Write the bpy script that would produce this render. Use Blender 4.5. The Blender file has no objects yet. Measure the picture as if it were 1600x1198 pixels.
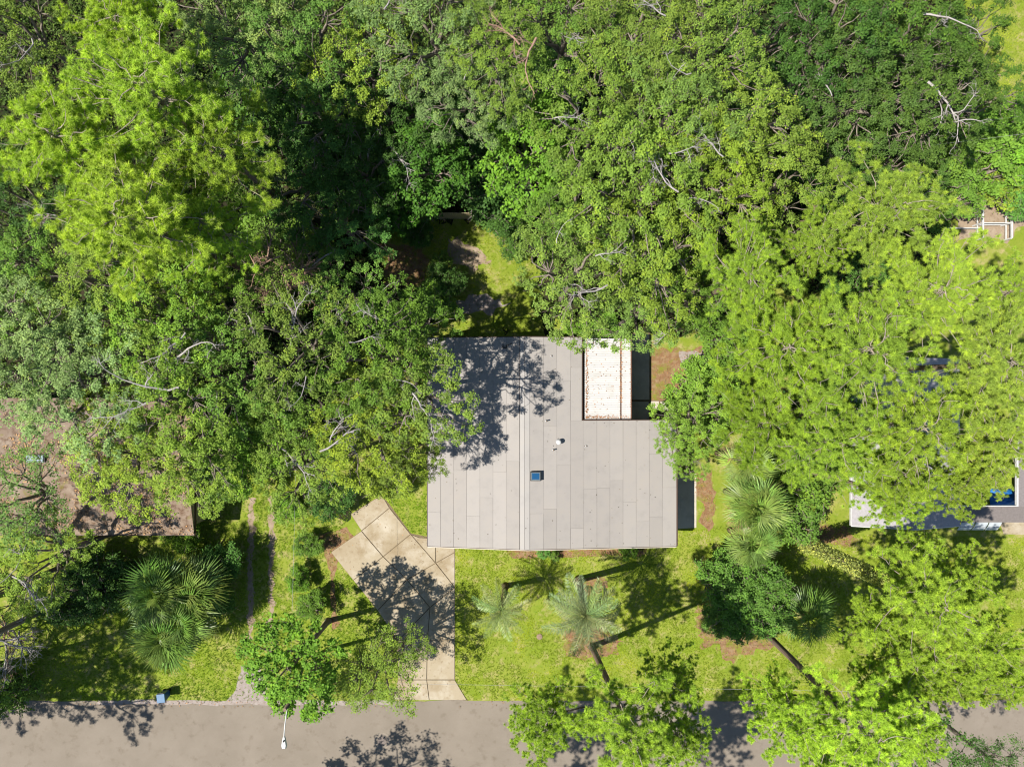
import bpy, bmesh, math, random
import numpy as np
from mathutils import Vector, Matrix, noise as mnoise

# ------------------------------------------------------------------ camera, sky, sun, exposure
S = bpy.context.scene
COL = S.collection
CAM_H = 50.0
FPX = 1600 * 24.0 / 36.0
cd = bpy.data.cameras.new("camera"); cam = bpy.data.objects.new("camera", cd); COL.objects.link(cam)
cam.location = (0, 0, CAM_H); cam.rotation_euler = (0, 0, 0)
cd.lens = 24.0; cd.sensor_width = 36.0; cd.clip_start = 0.5; cd.clip_end = 2000
S.camera = cam
SUN = Vector((-0.65, -0.17, 1.0)).normalized()
w = bpy.data.worlds.new("World"); S.world = w; w.use_nodes = True
nt = w.node_tree
sky = nt.nodes.new("ShaderNodeTexSky"); sky.sky_type = 'NISHITA'; sky.sun_disc = False
sky.sun_elevation = math.asin(SUN.z); sky.sun_rotation = math.atan2(SUN.x, SUN.y)
sky.air_density = 1.0; sky.dust_density = 0.3; sky.ozone_density = 2.5
bg = nt.nodes["Background"]; bg.inputs[1].default_value = 0.074
nt.links.new(sky.outputs[0], bg.inputs[0])
sl = bpy.data.lights.new("sun", 'SUN'); so = bpy.data.objects.new("sun", sl); COL.objects.link(so)
sl.energy = 4.9; sl.angle = math.radians(0.55); sl.color = (1.0, 0.955, 0.88)
so.rotation_euler = (-SUN).to_track_quat('-Z', 'Y').to_euler()
so.location = (-40, -10, 60)
S.cycles.filter_width = 1.1
S.view_settings.view_transform = 'Standard'; S.view_settings.look = 'None'
S.view_settings.exposure = 0.9; S.view_settings.gamma = 1.0

# ------------------------------------------------------------------ helpers
def G(px, py, z=0.0):
    k = (CAM_H - z) / FPX
    return ((px - 800) * k, -(py - 599) * k)
def G3(px, py, z=0.0):
    x, y = G(px, py, z); return (x, y, z)
def tag(o, label=None, cat=None, group=None, kind=None):
    if label: o["label"] = label
    if cat: o["category"] = cat
    if group: o["group"] = group
    if kind: o["kind"] = kind
    return o
def empty(name, loc, rz=0.0):
    o = bpy.data.objects.new(name, None); COL.objects.link(o)
    o.location = loc; o.rotation_euler = (0, 0, rz); o.empty_display_size = 0.3
    return o
def obj(name, me, parent=None, loc=(0, 0, 0), rot=(0, 0, 0), scale=(1, 1, 1), color=None):
    o = bpy.data.objects.new(name, me); COL.objects.link(o)
    o.location = loc; o.rotation_euler = rot; o.scale = scale
    if parent: o.parent = parent
    if color: o.color = (*color, 1.0)
    return o
def mesh_np(name, V, F, mat=None, tone=None, smooth=False):
    V = np.asarray(V, np.float32); F = np.asarray(F, np.int32)
    k = F.shape[1]; me = bpy.data.meshes.new(name)
    me.vertices.add(len(V)); me.vertices.foreach_set("co", V.ravel())
    me.loops.add(F.size); me.loops.foreach_set("vertex_index", F.ravel())
    me.polygons.add(len(F))
    me.polygons.foreach_set("loop_start", np.arange(0, F.size, k, dtype=np.int32))
    if smooth: me.polygons.foreach_set("use_smooth", np.ones(len(F), bool))
    me.update(calc_edges=True)
    if tone is not None:
        a = me.attributes.new("tone", 'FLOAT', 'FACE'); a.data.foreach_set("value", np.asarray(tone, np.float32))
    if mat: me.materials.append(mat)
    return me
def mesh_py(name, V, F, mat=None):
    me = bpy.data.meshes.new(name); me.from_pydata([tuple(v) for v in V], [], F); me.update()
    if mat: me.materials.append(mat)
    return me
BOXF = [(0, 3, 2, 1), (4, 5, 6, 7), (0, 1, 5, 4), (1, 2, 6, 5), (2, 3, 7, 6), (3, 0, 4, 7)]
def box_mesh(name, x0, x1, y0, y1, z0, z1, mat):
    V = [(x0, y0, z0), (x1, y0, z0), (x1, y1, z0), (x0, y1, z0), (x0, y0, z1), (x1, y0, z1), (x1, y1, z1), (x0, y1, z1)]
    return mesh_py(name, V, BOXF, mat)
def bevel_box(name, x0, x1, y0, y1, z0, z1, mat, b=0.02, seg=2):
    bm = bmesh.new(); bmesh.ops.create_cube(bm, size=1)
    for v in bm.verts: v.co = Vector(((x0 + x1) / 2 + v.co.x * (x1 - x0), (y0 + y1) / 2 + v.co.y * (y1 - y0), (z0 + z1) / 2 + v.co.z * (z1 - z0)))
    bmesh.ops.bevel(bm, geom=bm.edges[:], offset=b, segments=seg, affect='EDGES', profile=0.6)
    me = bpy.data.meshes.new(name); bm.to_mesh(me); bm.free(); me.materials.append(mat); return me
def beam_mesh(name, p, q, wd, ht, mat):
    p = Vector(p); q = Vector(q); d = (q - p).normalized()
    s = d.cross(Vector((0, 0, 1)));
    if s.length < 1e-4: s = Vector((1, 0, 0))
    s.normalize(); u = s.cross(d)
    V = []
    for a in (p, q):
        for (i, j) in ((-1, -1), (1, -1), (1, 1), (-1, 1)): V.append(a + s * (i * wd / 2) + u * (j * ht / 2))
    return mesh_py(name, V, [(0, 3, 2, 1), (4, 5, 6, 7), (0, 1, 5, 4), (1, 2, 6, 5), (2, 3, 7, 6), (3, 0, 4, 7)], mat)
def tube_np(pts, rad, sides=5):
    pts = np.asarray(pts, float); n = len(pts); rad = np.broadcast_to(np.asarray(rad, float), (n,))
    T = np.gradient(pts, axis=0); T /= np.linalg.norm(T, axis=1, keepdims=True) + 1e-9
    ref = np.array([0.31, 0.17, 0.93]) if abs(T[0, 2]) < 0.85 else np.array([1.0, 0.1, 0.0])
    A = np.cross(T, ref); A /= np.linalg.norm(A, axis=1, keepdims=True) + 1e-9
    B = np.cross(T, A)
    th = np.linspace(0, 2 * np.pi, sides, endpoint=False)
    V = pts[:, None, :] + rad[:, None, None] * (np.cos(th)[None, :, None] * A[:, None, :] + np.sin(th)[None, :, None] * B[:, None, :])
    i = np.arange(n - 1)[:, None] * sides; j = np.arange(sides)[None, :]; j2 = (j + 1) % sides
    F = np.stack([i + j, i + j2, i + sides + j2, i + sides + j], -1).reshape(-1, 4)
    return V.reshape(-1, 3), F
def join_np(parts):
    Vs, Fs, off = [], [], 0
    for V, F in parts:
        Vs.append(V); Fs.append(F + off); off += len(V)
    return np.concatenate(Vs), np.concatenate(Fs)
def lathe_mesh(name, prof, mat, sides=16, smooth=True):
    V, F = [], []
    for r, z in prof:
        for k in range(sides):
            a = 2 * math.pi * k / sides; V.append((r * math.cos(a), r * math.sin(a), z))
    for i in range(len(prof) - 1):
        for k in range(sides):
            k2 = (k + 1) % sides
            F.append((i * sides + k, i * sides + k2, (i + 1) * sides + k2, (i + 1) * sides + k))
    F.append(tuple(range(sides))[::-1]); F.append(tuple((len(prof) - 1) * sides + k for k in range(sides)))
    me = mesh_py(name, V, F, mat)
    if smooth:
        for p in me.polygons: p.use_smooth = len(p.vertices) == 4
    return me

# ------------------------------------------------------------------ materials
ALB = 0.6
def new_mat(name):
    m = bpy.data.materials.new(name); m.use_nodes = True
    n = m.node_tree.nodes; b = n["Principled BSDF"]
    return m, m.node_tree, n, m.node_tree.links, b
def plain(name, col, rough=0.7, spec=0.3, metal=0.0, nscale=6.0, namt=0.15, bump=0.0):
    m, t, n, l, b = new_mat(name); col = tuple(c * ALB for c in col)
    b.inputs["Roughness"].default_value = rough; b.inputs["Specular IOR Level"].default_value = spec; b.inputs["Metallic"].default_value = metal
    tc = n.new("ShaderNodeTexCoord"); nz = n.new("ShaderNodeTexNoise"); nz.inputs["Scale"].default_value = nscale; nz.inputs["Detail"].default_value = 6
    l.new(tc.outputs["Object"], nz.inputs["Vector"])
    mr = n.new("ShaderNodeMapRange"); mr.inputs[1].default_value = 0.25; mr.inputs[2].default_value = 0.75
    mr.inputs[3].default_value = 1 - namt; mr.inputs[4].default_value = 1 + namt; l.new(nz.outputs[0], mr.inputs[0])
    mx = n.new("ShaderNodeVectorMath"); mx.operation = 'SCALE'; mx.inputs[0].default_value = col
    l.new(mr.outputs[0], mx.inputs["Scale"]); l.new(mx.outputs[0], b.inputs["Base Color"])
    if bump:
        bp = n.new("ShaderNodeBump"); bp.inputs["Strength"].default_value = bump; bp.inputs["Distance"].default_value = 0.02
        l.new(nz.outputs[0], bp.inputs["Height"]); l.new(bp.outputs[0], b.inputs["Normal"])
    return m
def noisy(name, cols, scales, rough=0.9, bump=0.3, bscale=40.0, bdist=0.03):
    """cols: base colour then (colour, lo, hi) layers mixed by noise of the given scale."""
    m, t, n, l, b = new_mat(name)
    cols = [tuple(c * ALB for c in cols[0])] + [(tuple(c * ALB for c in q), lo, hi) for q, lo, hi in cols[1:]]
    b.inputs["Roughness"].default_value = rough; b.inputs["Specular IOR Level"].default_value = 0.15
    tc = n.new("ShaderNodeTexCoord"); cur = n.new("ShaderNodeRGB"); cur.outputs[0].default_value = (*cols[0], 1); out = cur.outputs[0]
    for i, ((c, lo, hi), sc) in enumerate(zip(cols[1:], scales)):
        mp = n.new("ShaderNodeMapping"); mp.inputs["Location"].default_value = (i * 13.7, i * 7.1, 3.3 * i); l.new(tc.outputs["Object"], mp.inputs[0])
        nz = n.new("ShaderNodeTexNoise"); nz.inputs["Scale"].default_value = sc; nz.inputs["Detail"].default_value = 8; nz.inputs["Roughness"].default_value = 0.62
        l.new(mp.outputs[0], nz.inputs["Vector"])
        mr = n.new("ShaderNodeMapRange"); mr.inputs[1].default_value = lo; mr.inputs[2].default_value = hi; l.new(nz.outputs[0], mr.inputs[0])
        mx = n.new("ShaderNodeMix"); mx.data_type = 'RGBA'; l.new(mr.outputs[0], mx.inputs[0]); l.new(out, mx.inputs[6]); mx.inputs[7].default_value = (*c, 1)
        out = mx.outputs[2]
    l.new(out, b.inputs["Base Color"])
    nb = n.new("ShaderNodeTexNoise"); nb.inputs["Scale"].default_value = bscale; nb.inputs["Detail"].default_value = 6; l.new(tc.outputs["Object"], nb.inputs["Vector"])
    bp = n.new("ShaderNodeBump"); bp.inputs["Strength"].default_value = bump; bp.inputs["Distance"].default_value = bdist
    l.new(nb.outputs[0], bp.inputs["Height"]); l.new(bp.outputs[0], b.inputs["Normal"])
    return m
def leafy(name, transl=0.35, rough=0.6, warm=(1.3, 1.12, 0.65), spec=0.12):
    """object colour x per-leaf tone; light passes through the blade."""
    m, t, n, l, b = new_mat(name)
    oi = n.new("ShaderNodeObjectInfo"); at = n.new("ShaderNodeAttribute"); at.attribute_name = "tone"
    mr = n.new("ShaderNodeMapRange"); mr.inputs[3].default_value = 0.62; mr.inputs[4].default_value = 1.38; l.new(at.outputs["Fac"], mr.inputs[0])
    sc = n.new("ShaderNodeVectorMath"); sc.operation = 'SCALE'; l.new(oi.outputs["Color"], sc.inputs[0]); l.new(mr.outputs[0], sc.inputs["Scale"])
    wm = n.new("ShaderNodeVectorMath"); wm.operation = 'MULTIPLY'; l.new(sc.outputs[0], wm.inputs[0]); wm.inputs[1].default_value = warm
    mr2 = n.new("ShaderNodeMapRange"); mr2.inputs[1].default_value = 0.6; mr2.inputs[2].default_value = 1.0; l.new(at.outputs["Fac"], mr2.inputs[0])
    mx = n.new("ShaderNodeMix"); mx.data_type = 'RGBA'; l.new(mr2.outputs[0], mx.inputs[0]); l.new(sc.outputs[0], mx.inputs[6]); l.new(wm.outputs[0], mx.inputs[7])
    l.new(mx.outputs[2], b.inputs["Base Color"]); b.inputs["Roughness"].default_value = rough; b.inputs["Specular IOR Level"].default_value = spec
    tr = n.new("ShaderNodeBsdfTranslucent")
    tm = n.new("ShaderNodeVectorMath"); tm.operation = 'MULTIPLY'; l.new(mx.outputs[2], tm.inputs[0]); tm.inputs[1].default_value = (1.5, 1.4, 0.6)
    l.new(tm.outputs[0], tr.inputs[0])
    ms = n.new("ShaderNodeMixShader"); ms.inputs[0].default_value = transl
    l.new(b.outputs[0], ms.inputs[1]); l.new(tr.outputs[0], ms.inputs[2]); l.new(ms.outputs[0], n["Material Output"].inputs[0])
    return m
def obj_tint(name, rough=0.85, rnd=0.10, streak=0.1, nsc=3.0, spots=0.0):
    """object colour with small per-piece random shift and weathering noise."""
    m, t, n, l, b = new_mat(name); b.inputs["Roughness"].default_value = rough; b.inputs["Specular IOR Level"].default_value = 0.25
    oi = n.new("ShaderNodeObjectInfo"); tc = n.new("ShaderNodeTexCoord")
    geo = n.new("ShaderNodeNewGeometry")
    nz = n.new("ShaderNodeTexNoise"); nz.inputs["Scale"].default_value = nsc; nz.inputs["Detail"].default_value = 8; nz.inputs["Roughness"].default_value = 0.65
    l.new(geo.outputs["Position"], nz.inputs["Vector"])
    a = n.new("ShaderNodeMapRange"); a.inputs[3].default_value = 1 - rnd; a.inputs[4].default_value = 1 + rnd; l.new(oi.outputs["Random"], a.inputs[0])
    c = n.new("ShaderNodeMapRange"); c.inputs[1].default_value = 0.25; c.inputs[2].default_value = 0.75; c.inputs[3].default_value = 1 - streak; c.inputs[4].default_value = 1 + streak; l.new(nz.outputs[0], c.inputs[0])
    mu = n.new("ShaderNodeMath"); mu.operation = 'MULTIPLY'; l.new(a.outputs[0], mu.inputs[0]); l.new(c.outputs[0], mu.inputs[1])
    sc = n.new("ShaderNodeVectorMath"); sc.operation = 'SCALE'; l.new(oi.outputs["Color"], sc.inputs[0]); l.new(mu.outputs[0], sc.inputs["Scale"])
    out = sc.outputs[0]
    if spots:
        n2 = n.new("ShaderNodeTexNoise"); n2.inputs["Scale"].default_value = 1.1; n2.inputs["Detail"].default_value = 10; n2.inputs["Roughness"].default_value = 0.7
        l.new(geo.outputs["Position"], n2.inputs["Vector"])
        d = n.new("ShaderNodeMapRange"); d.inputs[1].default_value = 0.48; d.inputs[2].default_value = 0.72; d.inputs[4].default_value = spots; l.new(n2.outputs[0], d.inputs[0])
        mx = n.new("ShaderNodeMix"); mx.data_type = 'RGBA'; l.new(d.outputs[0], mx.inputs[0]); l.new(out, mx.inputs[6]); mx.inputs[7].default_value = (0.16, 0.125, 0.08, 1); out = mx.outputs[2]
    l.new(out, b.inputs["Base Color"])
    return m

M = {}
M['leaf'] = leafy("broadleaf", 0.18)
M['needle'] = leafy("pine_needle", 0.30, 0.55, (1.25, 1.1, 0.7))
M['palm'] = leafy("palm_leaf", 0.22, 0.4, (1.15, 1.1, 0.9), 0.3)
M['grass'] = leafy("grass_blade", 0.35, 0.6, (1.45, 1.1, 0.8), 0.2)
M['litter'] = leafy("dead_leaf", 0.1, 0.8, (1.3, 1.1, 0.9), 0.1)
M['bark'] = plain("pale_bark", (0.30, 0.25, 0.20), 0.9, 0.1, nscale=5, namt=0.4, bump=0.6)
M['pinebark'] = plain("pine_bark", (0.26, 0.19, 0.14), 0.95, 0.1, nscale=4, namt=0.45, bump=0.8)
M['twig'] = plain("pale_twig", (0.40, 0.335, 0.27), 0.9, 0.1, nscale=3, namt=0.4)
M['deadwood'] = plain("dead_wood", (0.50, 0.46, 0.42), 0.9, 0.1, nscale=3, namt=0.25)
M['deadbrown'] = plain("brown_twig", (0.46, 0.30, 0.21), 0.9, 0.1, nscale=3, namt=0.3)
M['palmtrunk'] = plain("palm_trunk", (0.24, 0.17, 0.11), 0.95, 0.1, nscale=9, namt=0.5, bump=0.8)
M['ground'] = noisy("ground_turf", [(0.25, 0.33, 0.03), ((0.36, 0.39, 0.065), 0.42, 0.68), ((0.50, 0.42, 0.18), 0.50, 0.70), ((0.17, 0.27, 0.02), 0.52, 0.72)], [0.5, 1.6, 5.0], 0.95, 0.6, 35)
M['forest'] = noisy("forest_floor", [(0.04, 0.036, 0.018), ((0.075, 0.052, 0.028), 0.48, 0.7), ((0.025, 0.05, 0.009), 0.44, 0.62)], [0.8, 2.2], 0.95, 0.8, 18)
M['mulch'] = noisy("pine_straw", [(0.30, 0.165, 0.085), ((0.42, 0.29, 0.16), 0.42, 0.66), ((0.26, 0.27, 0.04), 0.48, 0.66)], [3.0, 1.6], 0.95, 0.8, 30)
M['dirt'] = noisy("bare_dirt", [(0.40, 0.30, 0.205), ((0.50, 0.40, 0.29), 0.42, 0.7), ((0.26, 0.18, 0.11), 0.52, 0.75)], [1.4, 5.0], 0.95, 0.5, 30)
M['greydirt'] = noisy("grey_ash_soil", [(0.40, 0.33, 0.285), ((0.5, 0.44, 0.4), 0.42, 0.7), ((0.24, 0.19, 0.15), 0.54, 0.75)], [3.0, 9.0], 0.95, 0.5, 40)
M['road'] = noisy("asphalt", [(0.285, 0.240, 0.188), ((0.325, 0.275, 0.218), 0.42, 0.66), ((0.235, 0.192, 0.145), 0.55, 0.72), ((0.40, 0.34, 0.27), 0.56, 0.72)], [0.35, 1.6, 26.0], 0.9, 0.35, 120, 0.01)
M['joint'] = plain("joint_soil", (0.24, 0.18, 0.11), 0.95, 0.1)
M['concrete'] = noisy("stained_concrete", [(0.50, 0.415, 0.285), ((0.38, 0.29, 0.175), 0.44, 0.70), ((0.62, 0.545, 0.42), 0.48, 0.70), ((0.30, 0.22, 0.125), 0.56, 0.76)], [0.55, 0.8, 3.0], 0.85, 0.2, 60, 0.01)
M['patio'] = noisy("patio_concrete", [(0.74, 0.67, 0.56), ((0.56, 0.50, 0.41), 0.45, 0.7), ((0.84, 0.77, 0.64), 0.55, 0.75)], [1.0, 4.0], 0.9, 0.2, 60, 0.01)
M['roof'] = obj_tint("rolled_roofing", 0.8, 0.045, 0.11, 1.1, spots=0.16)
M['deck'] = plain("roof_deck_edge", (0.17, 0.15, 0.135), 0.9)
M['fascia'] = plain("brown_fascia", (0.085, 0.045, 0.03), 0.6)
M['rust'] = plain("rusty_gutter", (0.16, 0.075, 0.045), 0.85, nscale=9, namt=0.4)
M['corrug'] = noisy("white_corrugated", [(0.80, 0.77, 0.73), ((0.68, 0.63, 0.57), 0.5, 0.75), ((0.42, 0.26, 0.16), 0.68, 0.82)], [1.2, 6.0], 0.5, 0.05, 30)
M['wallcream'] = plain("cream_wall", (0.50, 0.45, 0.32), 0.85, nscale=3)
M['wallwhite'] = plain("white_wall", (0.62, 0.60, 0.56), 0.85, nscale=3)
M['white'] = plain("white_paint", (0.74, 0.73, 0.70), 0.5)
M['black'] = plain("black_metal", (0.02, 0.02, 0.022), 0.5)
M['steel'] = plain("galvanised", (0.55, 0.56, 0.57), 0.4, metal=0.4)
M['tan'] = plain("tan_boards", (0.62, 0.50, 0.29), 0.85, nscale=5, namt=0.25)
M['wood'] = plain("grey_wood", (0.27, 0.20, 0.14), 0.9, nscale=6, namt=0.3)
M['blue'] = plain("blue_plastic", (0.03, 0.12, 0.33), 0.4)
M['tarp'] = plain("blue_tarp", (0.02, 0.20, 0.60), 0.6, nscale=3, namt=0.3, bump=0.6)
M['cable'] = plain("pale_cable", (0.5, 0.5, 0.48), 0.5)
M['shingle'] = obj_tint("grey_shingle", 0.9, 0.06, 0.18, 7.0)
M['brownroof'] = noisy("littered_shingle", [(0.32, 0.235, 0.17), ((0.42, 0.33, 0.25), 0.45, 0.68), ((0.17, 0.10, 0.06), 0.48, 0.66), ((0.27, 0.25, 0.06), 0.60, 0.74)], [0.9, 2.6, 1.3], 0.95, 0.6, 25)
g, t_, n_, l_, b_ = new_mat("skylight_glass"); b_.inputs["Base Color"].default_value = (0.01, 0.06, 0.14, 1); b_.inputs["Roughness"].default_value = 0.08; b_.inputs["Specular IOR Level"].default_value = 0.8; M['glass'] = g
g, t_, n_, l_, b_ = new_mat("frosted_dome"); b_.inputs["Base Color"].default_value = (0.24, 0.29, 0.33, 1); b_.inputs["Roughness"].default_value = 0.7; b_.inputs["Specular IOR Level"].default_value = 0.15; M['dome'] = g

# ------------------------------------------------------------------ the setting
R0 = np.random.default_rng(5)
gnd = obj("ground", box_mesh("ground", -400, 400, -400, 400, -0.5, 0.0, M['ground'])); tag(gnd, kind="structure")
def ragged(poly, step=0.35, amp=0.28, seed=0, fx=1.3):
    out = []
    for i in range(len(poly)):
        a = Vector((*poly[i], 0)); b = Vector((*poly[(i + 1) % len(poly)], 0)); d = b - a; L = d.length
        nrm = Vector((-d.y, d.x, 0)).normalized(); k = max(1, int(L / step))
        for j in range(k):
            p = a + d * (j / k)
            q = p * fx + Vector((seed * 5.1, seed * 2.3, 0))
            s = mnoise.fractal(q, 0.75, 2.2, 6) * amp * 2.3
            p = p + nrm * s; out.append((p.x, p.y))
    return out
def sheet(name, poly, z, mat, kind="structure"):
    bm = bmesh.new(); vs = [bm.verts.new((x, y, z)) for x, y in poly]
    f = bm.faces.new(vs); bmesh.ops.triangulate(bm, faces=[f])
    for f in bm.faces:
        f.normal_update()
        if f.normal.z < 0: f.normal_flip()
    me = bpy.data.meshes.new(name); bm.to_mesh(me); bm.free(); me.materials.append(mat)
    o = obj(name, me); tag(o, kind=kind); return o
def patch(name, pts, z, mat, amp=0.28, seed=0, step=0.3):
    return sheet(name, ragged([G(*p) for p in pts], step, amp, seed), z, mat)
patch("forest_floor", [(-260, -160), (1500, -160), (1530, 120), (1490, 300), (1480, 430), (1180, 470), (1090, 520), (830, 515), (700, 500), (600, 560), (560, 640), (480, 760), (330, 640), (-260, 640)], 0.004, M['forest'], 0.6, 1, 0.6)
# backyard clearing and bare patches
patch("yard_grass", [(590, 360), (800, 330), (835, 420), (850, 520), (700, 525), (690, 450), (600, 440)], 0.008, M['ground'], 0.5, 2)
patch("soil_patch", [(594, 378), (650, 385), (672, 405), (660, 440), (640, 458), (606, 450)], 0.012, M['mulch'], 0.3, 3)
patch("soil_patch", [(700, 372), (745, 385), (770, 408), (745, 425), (712, 410)], 0.012, M['dirt'], 0.35, 4)
patch("soil_patch", [(712, 468), (760, 462), (800, 470), (775, 488), (720, 492)], 0.012, M['greydirt'], 0.3, 5)
patch("soil_patch", [(1014, 545), (1095, 540), (1110, 575), (1090, 625), (1040, 632), (1014, 625)], 0.008, M['mulch'], 0.3, 6)
patch("soil_patch", [(1060, 548), (1100, 545), (1110, 565), (1088, 588), (1066, 572)], 0.012, M['greydirt'], 0.2, 7)
patch("soil_patch", [(1084, 740), (1110, 735), (1120, 790), (1108, 830), (1094, 815), (1100, 780), (1086, 770)], 0.004, M['mulch'], 0.2, 8)
patch("soil_patch", [(790, 858), (1010, 856), (1000, 866), (880, 870), (800, 872)], 0.004, M['mulch'], 0.12, 9)
patch("soil_patch", [(880, 985), (930, 975), (975, 1000), (955, 1022), (905, 1030), (880, 1010)], 0.004, M['mulch'], 0.3, 10)
patch("soil_patch", [(888, 905), (935, 900), (950, 918), (915, 930)], 0.004, M['mulch'], 0.2, 11)
patch("soil_patch", [(1085, 950), (1200, 960), (1210, 1010), (1150, 1030), (1090, 1000)], 0.004, M['mulch'], 0.4, 12)
patch("soil_patch", [(492, 835), (540, 825), (560, 840), (530, 862), (522, 900), (530, 975), (520, 985), (515, 900), (505, 862)], 0.004, M['mulch'], 0.12, 13)
patch("soil_patch", [(1490, 325), (1540, 305), (1580, 318), (1600, 345), (1580, 375), (1500, 375)], 0.008, M['dirt'], 0.2, 14)
patch("soil_patch", [(1240, 820), (1330, 822), (1330, 850), (1270, 850)], 0.004, M['mulch'], 0.3, 15)
patch("soil_patch", [(505, 760), (545, 755), (550, 800), (520, 815)], 0.006, M['forest'], 0.3, 16)
# wheel tracks of the unpaved drive
for k, (a, b, wd) in enumerate(((393, 391, 4.2), (424, 424, 3.8))):
    patch("dirt_track", [(a - wd, 778), (a + wd, 778), (b + wd, 900), (b + wd - 1, 1000), (b - wd, 1000), (b - wd, 900)], 0.006, M['dirt'], 0.13, 20 + k, 0.12)
patch("drive_apron", [(376, 1040), (402, 1036), (412, 1060), (425, 1096), (352, 1096), (368, 1076)], 0.01, M['greydirt'], 0.08, 23)
# the road, with a pale concrete edge strip
ry = G(0, 1094)[1]
def road_sheet():
    xs = np.arange(-120, 120.1, 0.4)
    top = [ry + 0.12 * mnoise.noise(Vector((x * 0.35, 3, 0))) + 0.06 * mnoise.noise(Vector((x * 2.1, 9, 0))) for x in xs]
    V = [(x, -31.2, 0.012) for x in xs] + [(x, y, 0.012) for x, y in zip(xs, top)]
    n = len(xs); F = [(i, i + 1, n + i + 1, n + i) for i in range(n - 1)]
    tag(obj("road", mesh_py("road", V, F, M['road'])), kind="structure")
    xs2 = [x for x in xs if G(150, 1094)[0] < x < G(620, 1094)[0]]
    V = []
    for x in xs2:
        y = ry + 0.12 * mnoise.noise(Vector((x * 0.35, 3, 0))) + 0.06 * mnoise.noise(Vector((x * 2.1, 9, 0)))
        wv = 0.28 + 0.18 * mnoise.noise(Vector((x * 0.8, 21, 0)))
        V += [(x, y - wv, 0.016), (x, y + 0.03, 0.016)]
    F = [(2 * i, 2 * i + 2, 2 * i + 3, 2 * i + 1) for i in range(len(xs2) - 1)]
    tag(obj("road_edge", mesh_py("road_edge", V, F, M['greydirt'])), kind="structure")
road_sheet()
def strip_sheet(name, p, q, wd, z, mat):
    (x0, y0), (x1, y1) = G(*p), G(*q)
    return sheet(name, ragged([(x0, y0 - wd), (x1, y1 - wd), (x1, y1 + wd), (x0, y0 + wd)], 0.3, 0.03, 3), z, mat)
# manhole
mh = empty("manhole", G3(597, 1157, 0.012)); tag(mh, "round manhole cover with pale patched ring in the road", "manhole")
obj("ring", lathe_mesh("ring", [(0.62, 0.0), (0.62, 0.006), (0.34, 0.008), (0.34, 0.0)], plain("patched_asphalt", (0.34, 0.285, 0.225), .9, nscale=8), 28, False), mh)
obj("cover", lathe_mesh("cover", [(0.33, 0.002), (0.33, 0.012), (0.30, 0.016), (0.05, 0.016)], plain("iron_cover", (0.24, 0.195, 0.165), 0.7, nscale=20, namt=0.3), 28, False), mh)
obj("hole", lathe_mesh("hole", [(0.035, 0.0165), (0.03, 0.018)], M['black'], 8, False), mh, (0.12, 0.2, 0))

# driveway slabs
dw = sheet("driveway", [G(*p) for p in [(597, 772), (548, 803), (565, 829), (517, 862), (552, 906), (590, 953), (622, 1000), (622, 1061), (614, 1093), (730, 1093), (711, 1061), (711, 835), (668, 838), (642, 833)]], 0.008, M['joint'])
SLABS = [[(597, 772), (548, 803), (565, 829), (609, 793)], [(565, 829), (599, 869), (642, 834), (609, 793)], [(565, 829), (517, 862), (552, 906), (599, 869)],
 [(642, 834), (599, 869), (636, 905), (681, 879)], [(599, 869), (552, 906), (590, 953), (636, 905)], [(642, 834), (681, 879), (681, 838), (668, 840), (655, 839)],
 [(681, 838), (681, 879), (711, 862), (711, 838)], [(681, 879), (711, 917), (711, 862)], [(681, 879), (636, 905), (672, 948), (711, 917)],
 [(636, 905), (590, 953), (622, 1000), (672, 948)], [(672, 948), (668, 1000), (711, 1000), (711, 917)], [(672, 948), (622, 1000), (622, 1061), (667, 1061), (668, 1000)],
 [(668, 1000), (667, 1061), (711, 1061), (711, 1000)], [(622, 1061), (614, 1093), (671, 1093), (667, 1061)], [(667, 1061), (671, 1093), (730, 1093), (711, 1061)]]
def poly_inset(poly, d):
    n = len(poly); A = sum(poly[i][0] * poly[(i + 1) % n][1] - poly[(i + 1) % n][0] * poly[i][1] for i in range(n))
    P = [Vector(p) for p in (poly if A > 0 else poly[::-1])]; out = []
    for i in range(n):
        a, b, c = P[i - 1], P[i], P[(i + 1) % n]; e1 = (b - a).normalized(); e2 = (c - b).normalized()
        n1 = Vector((-e1.y, e1.x)); n2 = Vector((-e2.y, e2.x)); m = n1 + n2; m /= max(.15, m.dot(n1)); out.append(b + m * d)
    return out
def slab(poly, z0, z1, mat, name, parent, inset=0.027):
    P = poly_inset(poly, inset); Q = poly_inset(poly, inset + .012); n = len(P)
    V = [(*p, z0) for p in P] + [(*p, z1 - .01) for p in P] + [(*p, z1) for p in Q]
    F = [(k * n + i, k * n + (i + 1) % n, (k + 1) * n + (i + 1) % n, (k + 1) * n + i) for k in (0, 1) for i in range(n)] + [tuple(2 * n + i for i in range(n))]
    return obj(name, mesh_py(name, V, F, mat), parent)
for k, p in enumerate(SLABS):
    slab([G(*q) for q in p], 0.009, 0.05 + 0.004 * (k % 3), M['concrete'], "slab", dw)
# patio and side walks of the main house
pt = sheet("patio", [G(*p) for p in [(905, 520), (1016, 520), (1016, 625), (1062, 625), (1062, 642), (1016, 660), (905, 660)]], 0.01, M['joint'])
for p in ([(905, 522), (1015, 522), (1015, 625), (905, 625)], [(905, 627), (1014, 627), (1014, 658), (905, 658)], [(1016, 626), (1030, 626), (1030, 641), (1016, 641)], [(1031, 627), (1061, 627), (1061, 641), (1031, 641)]):
    slab([G(*q) for q in p], 0.011, 0.05, M['patio'], "slab", pt)
sw = sheet("side_walk", [G(*p) for p in [(1020, 740), (1088, 740), (1088, 824), (1020, 828)]], 0.01, M['patio'])

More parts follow.
